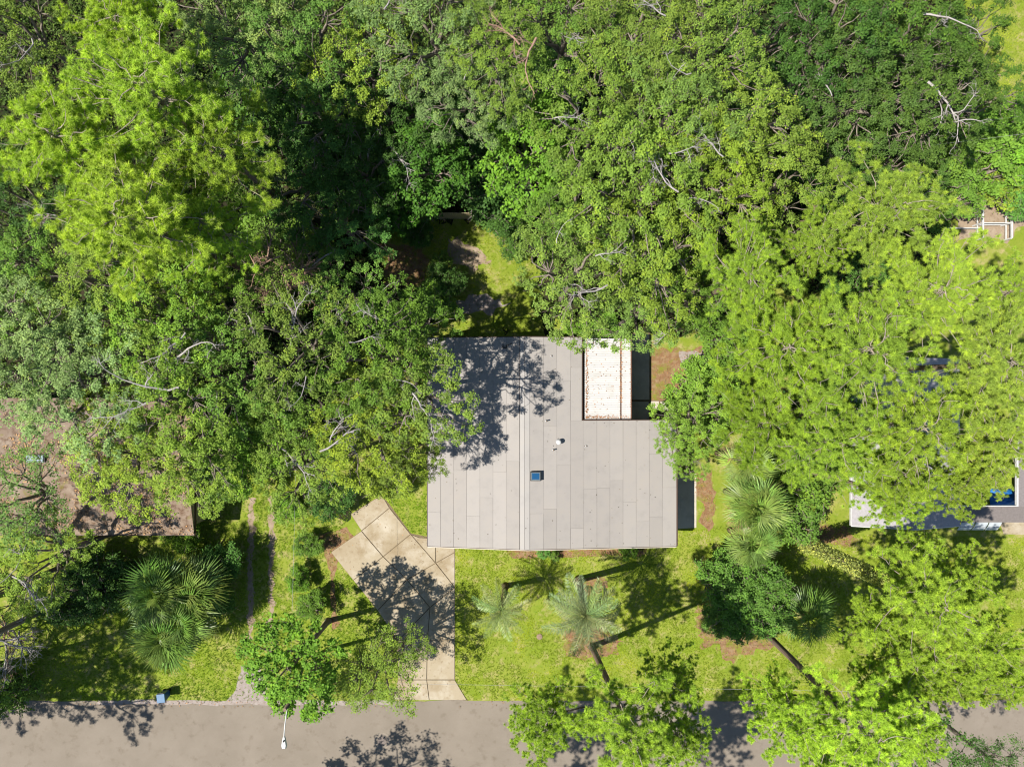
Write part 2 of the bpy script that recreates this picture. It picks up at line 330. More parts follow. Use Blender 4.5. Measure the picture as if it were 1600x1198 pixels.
# ------------------------------------------------------------------ the pale-roofed house
XL, XR, YB, YT, XC, YC, XRG = -5.81, 11.32, -11.19, 3.13, 4.74, -2.52, 1.0
def zr(x): return 4.0 - (XRG - x) / 6.81 if x < XRG else 4.0 - (x - XRG) / 10.32
def px2x(px):
    x = (px - 800) * 46.5 / FPX
    for _ in range(6): x = (px - 800) * (CAM_H - zr(x)) / FPX
    return x
house = empty("house", (2.7, -4, 0)); tag(house, "L-shaped bungalow with pale grey low-pitched rolled roofing, centre of the plot", "house")
HO = Vector((2.7, -4, 0))
def hobj(name, me, parent=None):
    o = obj(name, me, parent or house)
    if parent is None or parent is house: o.location = -HO
    return o
hobj("wall", box_mesh("wall", XL + .6, XC - .5, YB + .7, YT - .5, 0, 2.86, M['wallcream']))
hobj("wall", box_mesh("wall", XC - .498, XR - .6, YB + .7, YC - .5, 0, 2.86, M['wallcream']))
def prism(name, x0, x1, y0, y1, th, mat, dz=0.0):
    V = [(x0, y0, zr(x0) - th + dz), (x1, y0, zr(x1) - th + dz), (x1, y1, zr(x1) - th + dz), (x0, y1, zr(x0) - th + dz), (x0, y0, zr(x0) + dz), (x1, y0, zr(x1) + dz), (x1, y1, zr(x1) + dz), (x0, y1, zr(x0) + dz)]
    return mesh_py(name, V, BOXF, mat)
roof = hobj("roof", prism("roof", XL, XRG, YB, YT, 0.16, M['deck'], -0.012))
hobj("roof_deck", prism("roof_deck", XRG, XC, YB, YT, 0.16, M['deck'], -0.012))
hobj("roof_deck", prism("roof_deck", XC, XR, YB, YC, 0.16, M['deck'], -0.012))
seamL = [668, 688.5, 708.5, 729, 749.7, 770.3, 791, 811.5]
seamR = [828, 849, 870, 891.3, 912, 932.6, 953, 973.5, 994, 1014.5, 1035, 1057]
rr = random.Random(3)
def add_sheets(xa, xb, y0, y1):
    cuts = [y0]; y = y0 + rr.uniform(1.2, 6)
    while y < y1 - 1.0: cuts.append(y); y += rr.uniform(4.0, 8.5)
    cuts.append(y1)
    for a, b in zip(cuts[:-1], cuts[1:]):
        g0 = 0.004 + 0.006 * rr.random()
        j = [rr.uniform(-.006, .006) for _ in range(4)]
        za, zb = zr(xa), zr(xb); th = 0.012
        V = [(xa + g0 + j[0], a + .004, za - th), (xb - g0 + j[1], a + .004, zb - th), (xb - g0 + j[2], b - .004, zb - th), (xa + g0 + j[3], b - .004, za - th)]
        V += [(x, y_, z + th + 0.002 * rr.random()) for x, y_, z in V]
        o = obj("roof_sheet", mesh_py("roof_sheet", V, BOXF, M['roof']), roof)
        tcol = rr.uniform(-.012, .012)
        o.color = (0.262 + tcol * .5, 0.241 + tcol * .5, 0.220 + tcol * .5, 1)
for a, b in zip(seamL[:-1], seamL[1:]): add_sheets(px2x(a), px2x(b), YB, YT)
for a, b in zip(seamR[:-1], seamR[1:]):
    xa, xb = px2x(a), px2x(b)
    if xb <= XC + 0.08: add_sheets(xa, min(xb, XC), YB, YT)
    elif xa < XC: add_sheets(xa, xb, YB, YC); add_sheets(xa, XC, YC, YT)
    else: add_sheets(xa, xb, YB, YC)
for p, q in ((812.5, 819.5), (820, 827.5)):
    xa, xb = px2x(p), px2x(q)
    V = [(xa, YB, zr(xa) - .012), (xb, YB, zr(xb) - .012), (xb, YT, zr(xb) - .012), (xa, YT, zr(xa) - .012)]; V += [(x, y, z + .024) for x, y, z in V]
    o = obj("ridge_cap", mesh_py("ridge_cap", V, BOXF, M['roof']), roof); o.color = (0.285, 0.268, 0.25, 1)
E = [((XL - .03, YB, zr(XL) - .1), (XL - .03, YT, zr(XL) - .1)), ((XR + .05, YB, zr(XR) - .1), (XR + .05, YC, zr(XR) - .1)), ((XC + .03, YC + .06, zr(XC) - .1), (XC + .03, YT, zr(XC) - .1)),
     ((XL, YB - .03, zr(XL) - .1), (XRG, YB - .03, zr(XRG) - .1)), ((XRG, YB - .03, zr(XRG) - .1), (XR, YB - .03, zr(XR) - .1)), ((XC, YC + .03, zr(XC) - .1), (XR, YC + .03, zr(XR) - .1)), ((XL, YT + .03, zr(XL) - .1), (XRG, YT + .03, zr(XRG) - .1)), ((XRG, YT + .03, zr(XRG) - .1), (XC, YT + .03, zr(XC) - .1))]
for k, (p, q) in enumerate(E):
    hobj("fascia", beam_mesh("fascia", p, q, 0.045 if k not in (1,) else 0.09, 0.19, M['fascia']))
for k, (p, q) in enumerate((E[3], E[4])):
    hobj("drip_edge", beam_mesh("drip_edge", (p[0], YB - .06, p[2] + .085), (q[0], YB - .06, q[2] + .085), 0.05, 0.03, M['patio']))
# front windows and door, seen only from lower angles
yw = YB + .7
for xa, xb in ((-4.2, -2.6), (-1.4, 0.4), (4.2, 6.2), (7.6, 9.4)):
    f = hobj("window", box_mesh("window", xa, xb, yw - .06, yw - .003, 0.95, 2.2, M['white']))
    obj("pane", box_mesh("pane", xa + .07, (xa + xb) / 2 - .03, yw - .075, yw - .062, 1.02, 2.13, M['glass']), f)
    obj("pane", box_mesh("pane", (xa + xb) / 2 + .03, xb - .07, yw - .075, yw - .062, 1.02, 2.13, M['glass']), f)
d = hobj("door", box_mesh("door", 1.7, 2.65, yw - .05, yw - .003, 0.05, 2.1, M['wood'])); obj("handle", box_mesh("handle", 2.5, 2.56, yw - .11, yw - .052, 1.0, 1.06, M['steel']), d)
# skylight
sx, sy = G(837, 743.5, 4.05); sz = zr(sx)
sk = hobj("skylight", box_mesh("skylight", sx - .36, sx + .36, sy - .31, sy + .31, sz - .02, sz + .26, M['black']))
obj("frame", box_mesh("frame", sx - .31, sx + .30, sy - .27, sy + .27, sz + .262, sz + .285, plain("skylight_frame", (0.16, 0.20, 0.22), 0.4)), sk)
obj("glass", box_mesh("glass", sx - .25, sx + .24, sy - .20, sy + .22, sz + .287, sz + .296, M['glass']), sk)
# vents and pipes
def pipe(px, py, r, h, mat, cap=None, name="vent_pipe"):
    x, y = G(px, py, 4.0); z = zr(x)
    o = obj(name, lathe_mesh(name, [(r, 0), (r, h)], mat, 14), house); o.location = Vector((x, y, z - .05)) - HO
    if cap: obj("cap", lathe_mesh("cap", [(cap * .9, h), (cap, h + .02), (cap, h + .12), (cap * .6, h + .17), (.02, h + .19)], mat, 14), o)
    obj("flashing", lathe_mesh("flashing", [(r * 2.1, .03), (r * 2.0, .065), (r * 1.1, .09)], M['steel'], 14), o)
pipe(873, 690.5, 0.10, 0.32, M['white'], 0.17)
pipe(853.5, 657.5, 0.045, 0.40, M['wood']); pipe(864.5, 703, 0.045, 0.38, M['wood']); pipe(917, 697.5, 0.04, 0.12, M['wood']); pipe(862, 556, 0.04, .1, M['wood'])
# rooftop antenna bracket
ax, ay = G(790, 540, 4.0); az = zr(ax)
an = hobj("antenna_bracket", beam_mesh("antenna_bracket", (ax - .2, ay - .12, az + .05), (ax + .05, ay - .15, az + .05), .1, .08, M['black']))
for p, q, s in (((-.2, -.12, .05), (-.18, .08, .08), .08), ((.05, -.15, .06), (.08, .02, .5), .05), ((.0, .0, .3), (.42, .12, .62), .04), ((.05, -.1, .3), (.4, .2, .3), .03)):
    obj("arm", beam_mesh("arm", (ax + p[0], ay + p[1], az + p[2]), (ax + q[0], ay + q[1], az + q[2]), s, s, M['black']), an)
# corrugated patio cover
pc = hobj("patio_cover", beam_mesh("patio_cover", (XC + .12, YC + .12, 3.34), (XC + .12, YT - .06, 3.34), 0.10, 0.16, M['rust']))
def corrugated(x0, x1, y0, y1, z0, z1, pitch=0.152, amp=0.022):
    ny = int((y1 - y0) / pitch * 8); ys = np.linspace(y0, y1, ny); V = []
    for y in ys:
        s = amp * (1 - 2 * abs(math.sin(math.pi * (y - y0) / pitch)) ** 3)
        V += [(x0, y, z0 + s), ((x0 + x1) / 2, y, (z0 + z1) / 2 + s - .01), (x1, y, z1 + s)]
    F = []
    for i in range(ny - 1):
        for c in range(2): F.append((3 * i + c, 3 * i + c + 1, 3 * i + 3 + c + 1, 3 * i + 3 + c))
    V2 = [(x, y, z - .012) for x, y, z in V]; n = len(V)
    F2 = [tuple(n + k for k in f[::-1]) for f in F]
    return mesh_py("roof_panel", V + V2, F + F2, M['corrug'])
obj("roof_panel", corrugated(XC + .22, 7.43, YC + .1, YT - .05, 3.36, 3.12), pc)
obj("roof_panel", corrugated(7.53, 8.16, YC + .1, YT - .05, 3.10, 3.04), pc)
obj("edge_gutter", beam_mesh("edge_gutter", (8.20, YC + .1, 3.0), (8.20, YT - .05, 3.0), .07, .1, M['rust']), pc)
obj("edge_gutter", beam_mesh("edge_gutter", (XC + .2, YC + .075, 3.3), (8.2, YC + .075, 3.0), .06, .1, M['rust']), pc)
obj("valley_gutter", beam_mesh("valley_gutter", (7.48, YC + .1, 3.05), (7.48, YT - .05, 3.05), .2, .04, M['rust']), pc)
for y in (YC + .5, 0.3, YT - .3): obj("post", beam_mesh("post", (8.1, y, 0), (8.1, y, 2.98), .1, .1, M['white']), pc)

# loose leaf litter lying on roofs and ground
def litter(name, n, sampler, parent=None, L=0.11, cols=(0.26, 0.16, 0.08), seed=1, up=0.02):
    r = np.random.default_rng(seed); P = np.array([sampler(r) for _ in range(n)]); a = r.uniform(0, 6.28, n); ln = L * r.uniform(.5, 1.5, n)
    ax_ = np.stack([np.cos(a), np.sin(a), r.uniform(-.2, .2, n)], 1); sd = np.stack([-np.sin(a), np.cos(a), r.uniform(-.3, .3, n)], 1)
    P[:, 2] += up
    V = np.stack([P - ax_ * ln[:, None] * .5, P + sd * ln[:, None] * .25, P + ax_ * ln[:, None] * .5, P - sd * ln[:, None] * .25], 1).reshape(-1, 3)
    me = mesh_np(name, V, np.arange(4 * n).reshape(n, 4), M['litter'], r.random(n))
    o = obj(name, me, parent, color=cols); o["kind"] = "stuff"; return o
def on_roof(r):
    while True:
        x = r.uniform(XL + .1, XR - .1); y = r.uniform(YB + .1, YT - .1)
        if x > XC and y > YC: continue
        q = mnoise.noise(Vector((x * .6, y * .6, 4.0)))
        if r.random() < 0.25 + q + (0.25 if y < -8.5 and x > 1 else 0): return (x, y, zr(x))
litter("leaf_litter", 150, on_roof, roof, 0.08, (0.13, 0.115, 0.09), 4, .022)
def on_cover(r):
    u = r.random()
    if u < .34: x = 7.48 + r.normal() * .055; y = r.uniform(YC + 1.2, YT - .1) if r.random() < .85 else r.uniform(YC + .1, YT)
    elif u < .56: x = XC + .30 + abs(r.normal()) * .09; y = r.uniform(YC + .1, YT - .1)
    elif u < .74: x = r.uniform(XC + .25, 8.2); y = YC + .16 + abs(r.normal()) * .09
    elif u < .84: x = 8.18 - abs(r.normal()) * .04; y = r.uniform(YC + .1, YT - .1)
    else: x = r.uniform(XC + .3, 8.1); y = r.uniform(YC + .1, YT - .1)
    return (x, y, 3.36 - .112 * (x - XC - .22))
obj_l = litter("leaf_litter", 1000, on_cover, pc, 0.085, (0.24, 0.12, 0.055), 6, .035)

# ------------------------------------------------------------------ neighbours
def simple_house(name, label, x0, x1, y0, y1, wallm, base=(0, 0)):
    e = empty(name, ((x0 + x1) / 2, (y0 + y1) / 2, 0)); tag(e, label, "house"); return e
# brown, litter covered roof on the left
hl = empty("house", (-30, -4, 0)); tag(hl, "neighbouring house with brown roof under fallen leaves, beside the dirt track", "house")
hx1, hy0 = G(303.5, 835.5, 3.0); hy1 = -1.0; hx0 = -52.0
LO = Vector((-30, -4, 0))
def lo(name, me, parent=None, **k):
    o = obj(name, me, parent or hl, **k)
    if parent is None: o.location = -LO
    return o
lo("wall", box_mesh("wall", hx0 + .5, hx1 - .55, hy0 + .45, hy1 - .5, 0, 2.8, M['tan']))
bm = bmesh.new(); nx, ny = 60, 26
vs = [[bm.verts.new((hx0 + (hx1 - hx0) * i / nx, hy0 + (hy1 - hy0) * j / ny, 3.0 + 1.1 * (1 - abs(2 * j / ny - 1)) + .05 * mnoise.noise(Vector((i * .5, j * .5, 0))) * (0 < i < nx and 0 < j < ny))) for j in range(ny + 1)] for i in range(nx + 1)]
for i in range(nx):
    for j in range(ny): bm.faces.new((vs[i][j], vs[i + 1][j], vs[i + 1][j + 1], vs[i][j + 1]))
me = bpy.data.meshes.new("roof"); bm.to_mesh(me); bm.free(); me.materials.append(M['brownroof'])
rl = lo("roof", me)
lo("fascia", beam_mesh("fascia", (hx0, hy0 - .02, 2.9), (hx1, hy0 - .02, 2.9), .05, .18, M['fascia'])); lo("fascia", beam_mesh("fascia", (hx1 + .02, hy0, 2.88), (hx1 + .02, hy1, 2.88), .06, .16, M['fascia']))
def zl(y): return 3.0 + 1.1 * (1 - abs(2 * (y - hy0) / (hy1 - hy0) - 1))
dx, dy = G(57, 716, 4.0)
sk2 = lo("skylight", box_mesh("skylight", dx - .62, dx + .62, dy - .26, dy + .26, zl(dy) - .15, zl(dy) + .16, M['black']))
obj("dome", bevel_box("dome", dx - .58, dx + .57, dy - .24, dy + .22, zl(dy) + .162, zl(dy) + .23, M['dome'], .03), sk2)
def on_left(r):
    while True:
        x = r.uniform(-37, hx1 - .05); y = r.uniform(hy0 + .05, hy1 - 1)
        if abs(x - dx) < .7 and abs(y - dy) < .4: continue
        if r.random() < .35 + mnoise.noise(Vector((x * .5, y * .5, 1.0))): return (x, y, zl(y))
litter("leaf_litter", 3500, on_left, rl, 0.13, (0.30, 0.20, 0.11), 8, .06)
# grey roof on the right, seen through pines
hr = empty("house", (32, -5, 0)); tag(hr, "neighbouring house with pale grey shingle roof seen through the pine crowns", "house")
RO = Vector((32, -5, 0))
def ro(name, me, parent=None, color=None):
    o = obj(name, me, parent or hr, color=color)
    if parent is None: o.location = -RO
    return o
rx0, ry0 = G(1330.5, 821, 3.0); rx1 = G(1500, 821, 3.0)[0]; ry1 = G(0, 560, 3.0)[1]
ro("wall", box_mesh("wall", rx0 + 1.7, rx1, ry0 + .9, ry1 - .5, 0, 2.8, M['wallwhite']))
xm = (rx0 + rx1) / 2
SH = (0.27, 0.255, 0.26)
for (xa, za, xb, zb) in ((rx0, 3.0, xm, 4.2), (xm, 4.2, rx1, 3.0)):
    V = [(xa, ry0, za), (xb, ry0, zb), (xb, ry1, zb), (xa, ry1, za)]; V = [(x, y, z - .12) for x, y, z in V] + V
    ro("roof", mesh_py("roof", V, BOXF, M['shingle']), color=SH)
ro("fascia", beam_mesh("fascia", (rx0 - .03, ry0, 2.93), (rx0 - .03, ry1, 2.93), .06, .18, M['white']))
ro("fascia", beam_mesh("fascia", (rx0, ry0 - .03, 2.93), (xm, ry0 - .03, 4.13), .05, .16, M['white'])); ro("fascia", beam_mesh("fascia", (xm, ry0 - .03, 4.13), (rx1, ry0 - .03, 2.93), .05, .16, M['white']))
# flat strip roof, east wing and the notch between
fx0, fy0 = G(1499, 816, 2.9); fx1, fy1 = G(1760, 791, 2.9)
ro("flat_roof", box_mesh("flat_roof", rx1 + .004, fx1, fy0, fy1, 2.7, 2.86, M['shingle']), color=(0.15, 0.13, 0.12))
wx0, wy1 = G(1591, 640, 2.9)
ro("flat_roof", box_mesh("flat_roof", wx0, fx1, fy1 + .004, wy1, 2.7, 2.88, M['shingle']), color=(0.17, 0.15, 0.145))
ro("wall", box_mesh("wall", wx0 + 3.2, fx1 - .4, fy0 + .35, wy1 - .3, 0, 2.68, M['wallwhite']))
ro("trim", box_mesh("trim", wx0 - .10, wx0 - .003, fy1, wy1, 2.72, 2.93, M['white'])); ro("trim", box_mesh("trim", rx1 + .01, wx0 - .003, fy1 + .004, fy1 + .06, 2.75, 2.90, M['white']))
ro("post", beam_mesh("post", (rx1 + .4, fy0 + .3, 0), (rx1 + .4, fy0 + .3, 2.69), .1, .1, M['white']))
# bulging blue pool cover in the notch
tx, ty = G(1574, 778, .5)
n = 18; V, F = [], []
for i in range(n + 1):
    for j in range(n + 1):
        u, v = 2 * i / n - 1, 2 * j / n - 1
        h = .55 * max(0, 1 - u * u) ** .5 * max(0, 1 - v * v) ** .5 + .12 * mnoise.noise(Vector((u * 2, v * 2, 5))) + .02
        V.append((u * .95, v * .62, max(.012, h + .07 * mnoise.noise(Vector((u * 5, v * 5, 9))))))
for i in range(n):
    for j in range(n): F.append((i * (n + 1) + j, (i + 1) * (n + 1) + j, (i + 1) * (n + 1) + j + 1, i * (n + 1) + j + 1))
tp = obj("tarpaulin", mesh_py("tarpaulin", V, F, M['tarp']), None, (tx, ty, 0)); tag(tp, "bright blue tarpaulin in the notch of the grey roofs", "tarpaulin")
for p in tp.data.polygons: p.use_smooth = True
bx, by = G(1541, 760, .4); bk = empty("bucket", (bx, by, 0)); tag(bk, "small red bucket near the blue tarpaulin", "bucket")
red = plain("red_plastic", (0.6, 0.05, 0.02), .4)
obj("body", lathe_mesh("body", [(.12, 0), (.16, .34), (.17, .36), (.15, .36), (.11, .03)], red, 14), bk)
# curved white awnings below the flat roof
for k, (p0, p1) in enumerate(((1500, 1521), (1523, 1542), (1544, 1563))):
    xa = G(p0, 0, 2.4)[0]; xb = G(p1, 0, 2.4)[0]; V = []
    m = 7
    for i in range(m):
        t = i / (m - 1); V += [(xa, fy0 + .25 - 0.95 * t, 2.62 - .55 * t * t), (xb, fy0 + .25 - 0.95 * t, 2.62 - .55 * t * t)]
    V += [(x, y, z - .03) for x, y, z in V]; q = 2 * m
    F = [(2 * i, 2 * i + 2, 2 * i + 3, 2 * i + 1) for i in range(m - 1)] + [(q + 2 * i, q + 2 * i + 1, q + 2 * i + 3, q + 2 * i + 2) for i in range(m - 1)] + [(0, 1, q + 1, q), (q - 2, 2 * q - 2, 2 * q - 1, q - 1)]
    F += [(2 * i, q + 2 * i, q + 2 * i + 2, 2 * i + 2) for i in range(m - 1)] + [(2 * i + 1, 2 * i + 3, q + 2 * i + 3, q + 2 * i + 1) for i in range(m - 1)]
    aw = ro("awning", mesh_py("awning", V, F, plain("awning_white_%d" % k, (0.60, 0.64, 0.66), .5)))
    obj("rib", beam_mesh("rib", (xa + .05, fy0 - .42, 2.36), (xb - .05, fy0 - .42, 2.36), .05, .03, M['steel']), aw)
tag(sheet("terrace", [G(*p) for p in [(1560, 812), (1640, 812), (1640, 836), (1568, 834)]], 0.02, M['concrete']))

# ------------------------------------------------------------------ small yard things
# white garden pen
px0, py0 = G(1533, 349, .9); px1, py1 = G(1578, 349, .9)
pen = empty("garden_pen", (px0, py0, 0)); tag(pen, "white post and rail pen around bare dirt beside the vine thicket", "pen")
def pen_part(name, p, q, s=.07):
    o = obj(name, beam_mesh(name, p, q, s, s, M['white']), pen); o.location = -Vector(pen.location); return o
ya, yb = py0 - 1.1, py0 + 1.15
for x in (px0, px1):
    for y in (ya, py0, yb): pen_part("post", (x, y, 0), (x, y, 1.05), .09)
    pen_part("rail", (x, ya, 1.08), (x, yb, 1.08), .11); pen_part("rail", (x, ya, .5), (x, yb, .5))
pen_part("rail", (px0 + .05, py0, 1.0), (px1 - .05, py0, 1.0)); pen_part("rail", (px0 + .05, py0, .45), (px1 - .05, py0, .45))
pen_part("rail", (px0 - 2.4, py0 + .6, .9), (px0 - .05, py0 + .6, .9)); pen_part("rail", (px0 - 2.4, py0 - .35, .9), (px0 - .05, py0 - .35, .9))
for y in (.6, -.35): pen_part("post", (px0 - 2.4, py0 + y, 0), (px0 - 2.4, py0 + y, .95), .09)
# back fence of tan pickets
fe = empty("board_fence", G3(700, 343, 0)); tag(fe, "tan board fence standing in shade behind the back clearing", "fence")
x0, yf = G(655, 342); x1 = G(782, 342)[0]
pk = bevel_box("picket", -.068, .068, -.012, .012, .03, 1.75, M['tan'], .006, 1)
x = x0
while x < x1:
    o = obj("picket", pk, fe, (x - fe.location.x, yf - fe.location.y + rr.uniform(-.008, .008), rr.uniform(-.02, .02))); x += .143
for z in (.45, 1.4): o = obj("rail", beam_mesh("rail", (x0, yf + .05, z), (x1, yf + .05, z), .04, .09, M['wood']), fe); o.location = -Vector(fe.location)
# blue wheeled bin by the road
bn = empty("wheeled_bin", G3(262, 1081, 0), .1); tag(bn, "blue wheeled bin on the grass verge by the road", "bin")
V = [(-.20, -.22, .08), (.20, -.22, .08), (.20, .22, .08), (-.20, .22, .08), (-.26, -.28, .95), (.26, -.28, .95), (.26, .30, .95), (-.26, .30, .95)]
obj("body", mesh_py("body", V, BOXF, M['blue']), bn)
obj("lid", bevel_box("lid", -.29, .29, -.31, .31, .952, 1.01, plain("bin_lid", (0.10, 0.22, 0.38), .35), .025), bn)
obj("handle", beam_mesh("handle", (-.22, .36, .97), (.22, .36, .97), .03, .03, M['black']), bn)
for s in (-1, 1):
    wm = lathe_mesh("wheel", [(.04, -.03), (.10, -.03), (.10, .03), (.04, .03)], M['black'], 14); obj("wheel", wm, bn, (s * .23, .2, .1), (0, math.pi / 2, 0))
# flat disc in the lawn
dc = obj("stepping_stone", lathe_mesh("stepping_stone", [(.22, 0), (.22, .04), (.19, .055), (.02, .058)], plain("pinkish_disc", (0.36, 0.25, 0.18), .9), 18), None, G3(843, 994, 0)); tag(dc, "flat round pinkish stone lying in the front lawn", "stone")
# street lamp on a wooden pole
px_, py_ = -13.6, -19.5
lp = empty("street_lamp", (px_, py_, 0)); tag(lp, "street lamp on a wooden utility pole with white arm over the road", "street lamp")
obj("pole", lathe_mesh("pole", [(.16, 0), (.13, 5), (.11, 9.2)], M['wood'], 12), lp)
Va, Fa = tube_np([(0, 0, 8.5), (-.02, -.5, 8.85), (-.05, -1.1, 9.0), (-.1, -1.75, 9.0)], .035, 8); obj("arm", mesh_np("arm", Va, Fa, M['white'], smooth=True), lp)
hd = obj("lamp_head", mesh_py("lamp_head", [(-.07, 0, -.06), (.07, 0, -.06), (.17, -.5, -.07), (.13, -.72, -.06), (-.13, -.72, -.06), (-.17, -.5, -.07), (-.05, 0, .05), (.05, 0, .05), (.13, -.48, .10), (.09, -.68, .06), (-.09, -.68, .06), (-.13, -.48, .10)], [(0, 5, 4, 3, 2, 1), (6, 7, 8, 9, 10, 11)] + [(i, (i + 1) % 6, 6 + (i + 1) % 6, 6 + i) for i in range(6)], M['white']), lp, (-.1, -1.7, 9.0))
obj("photocell", lathe_mesh("photocell", [(.05, 0), (.05, .09), (.02, .11)], M['black'], 10), hd, (0.03, -.2, .07))
# cables
def wire(name, pts, sag, label, r=.007):
    a, b = np.array(pts[0], float), np.array(pts[1], float); t = np.linspace(0, 1, 25)[:, None]
    P = a + (b - a) * t; P[:, 2] -= sag * 4 * (t * (1 - t))[:, 0]
    V, F = tube_np(P, r, 5); o = obj(name, mesh_np(name, V, F, M['cable'], smooth=True)); tag(o, label, "cable", "overhead cables"); return o
wire("overhead_cable", ((px_, py_, 8.3), (-13.0, 26, 7.6)), .5, "thin cable running from the street lamp pole over the shrubs and forest")
wire("overhead_cable", ((px_, py_, 5.4), (46, -20.6, 5.4)), .15, "thin cable along the verge between street lamp pole and pines")
wire("overhead_cable", ((12.5, 14.4, 7), (38, 17.6, 7)), .2, "upper thin cable crossing the dark oaks above the vine thicket")
wire("overhead_cable", ((12.5, 13.6, 6.2), (38, 16.6, 6.4)), .2, "lower thin cable crossing the dark oaks above the vine thicket")

# ------------------------------------------------------------------ vegetation meshes
def unit(v): return v / (np.linalg.norm(v, axis=-1, keepdims=True) + 1e-9)
def leaf_quads(P, axis, nrm, L, W):
    axis = unit(axis); sd = unit(np.cross(axis, nrm)); n = np.cross(sd, axis)
    L = np.asarray(L)[:, None]; W = np.asarray(W)[:, None]
    V = np.stack([P - axis * L * .5, P + sd * W * .5 - n * W * .12, P + axis * L * .5 - n * L * .12, P - sd * W * .5 - n * W * .12], 1)
    return V.reshape(-1, 3), np.arange(4 * len(P)).reshape(-1, 4)
def broad_crown(seed, R=5.0, depth=.6, spacing=1.06, cr=(.45, .95), sub=12, lf=24, L=.16, W=.09, gap=.28, sub_s=.125, low=.2):
    r = np.random.default_rng(seed); ph = r.uniform(0, 6.28, 4)
    rad = lambda th: R * (.9 + .12 * np.sin(2 * th + ph[0]) + .10 * np.sin(3 * th + ph[1]) + .08 * np.sin(5 * th + ph[2]) + .05 * np.sin(9 * th + ph[3]))
    C = []; tries = 0
    while tries < 4000:
        tries += 1; th = r.uniform(0, 6.28); q = math.sqrt(r.random()); rr_ = rad(th) * q
        x, y = rr_ * math.cos(th), rr_ * math.sin(th)
        if mnoise.noise(Vector((x * .55 + seed * 3.1, y * .55, 7.7))) < -0.55 + gap: continue
        if any((x - c[0]) ** 2 + (y - c[1]) ** 2 < spacing ** 2 for c in C): continue
        z = depth * R * math.sqrt(max(0, 1 - q * q)) * r.uniform(.3, 1.2) + 1.2 * mnoise.noise(Vector((x * .45, y * .45, seed)))
        C.append((x, y, z))
    C = np.array(C); nl = int(len(C) * low)
    th = r.uniform(0, 6.28, nl); q = np.sqrt(r.random(nl)) * .95
    Lw = np.stack([rad(th) * q * np.cos(th), rad(th) * q * np.sin(th), -R * depth * r.uniform(0, .55, nl) + .2], 1)
    C = np.concatenate([C, Lw]); n = len(C); cR = r.uniform(*cr, n); ct = r.random(n)
    D = unit(r.normal(size=(n, sub, 3))); D[..., 2] = np.where(D[..., 2] < -.25, -D[..., 2], D[..., 2])
    SC = C[:, None, :] + D * (cR[:, None, None] * r.uniform(.45, 1.05, (n, sub, 1))) * np.array([1, 1, .7])
    SC = SC.reshape(-1, 3); st = np.repeat(ct, sub) * .5 + r.random(n * sub) * .5; m = len(SC)
    P = SC[:, None, :] + r.normal(size=(m, lf, 3)) * sub_s * np.array([1, 1, .65])
    P = P.reshape(-1, 3); k = len(P)
    out = unit(P - np.repeat(np.repeat(C, sub, 0), lf, 0))
    nrm = unit(out * .45 + np.array([0, 0, .75]) + r.normal(size=(k, 3)) * .42)
    ax_ = r.normal(size=(k, 3)); ax_[:, 2] *= .5; ax_ = ax_ - nrm * np.sum(ax_ * nrm, 1, keepdims=True)
    sz = r.uniform(.65, 1.35, k)
    V, F = leaf_quads(P, ax_, nrm, L * sz, W * sz)
    tone = np.clip(np.repeat(st, lf) * .62 + r.random(k) * .38, 0, 1)
    me = mesh_np("crown", V, F, M['leaf'], tone)
    # limbs
    K = 7; a = np.linspace(0, 6.28, K, endpoint=False) + r.uniform(0, 1, K)
    nodes = np.stack([np.cos(a) * R * .42, np.sin(a) * R * .42, np.full(K, depth * R * .12) + r.normal(size=K) * .3], 1)
    nodes = np.concatenate([nodes, [[0.2, -.1, depth * R * .45]]])
    root = np.array([0, 0, -R * depth * .9]); parts = []
    for nd in nodes:
        t = np.linspace(0, 1, 5)[:, None]; p = root + (nd - root) * t; p[:, 2] -= .5 * (t * (1 - t))[:, 0] * 2; p[1:-1] += r.normal(size=(3, 3)) * .12
        parts.append(tube_np(p, np.linspace(.17, .085, 5), 6))
    for c in C:
        nd = nodes[np.argmin(np.linalg.norm(nodes[:, :2] - c[:2], axis=1))]
        t = np.linspace(0, 1, 5)[:, None]; e = c + unit(c - nd) * .35; p = nd + (e - nd) * t; p[1:-1] += r.normal(size=(3, 3)) * .13
        parts.append(tube_np(p, np.linspace(.06, .014, 5), 4))
        for _ in range(2):
            e2 = c + unit(r.normal(size=3) * np.array([1, 1, .5]) + [0, 0, .25]) * r.uniform(.5, 1.0); p2 = np.stack([p[3], (p[3] + e2) / 2 + r.normal(size=3) * .08, e2]); parts.append(tube_np(p2, [.022, .015, .006], 3))
    V, F = join_np(parts)
    return me, mesh_np("branches", V, F, M['bark'], smooth=True)
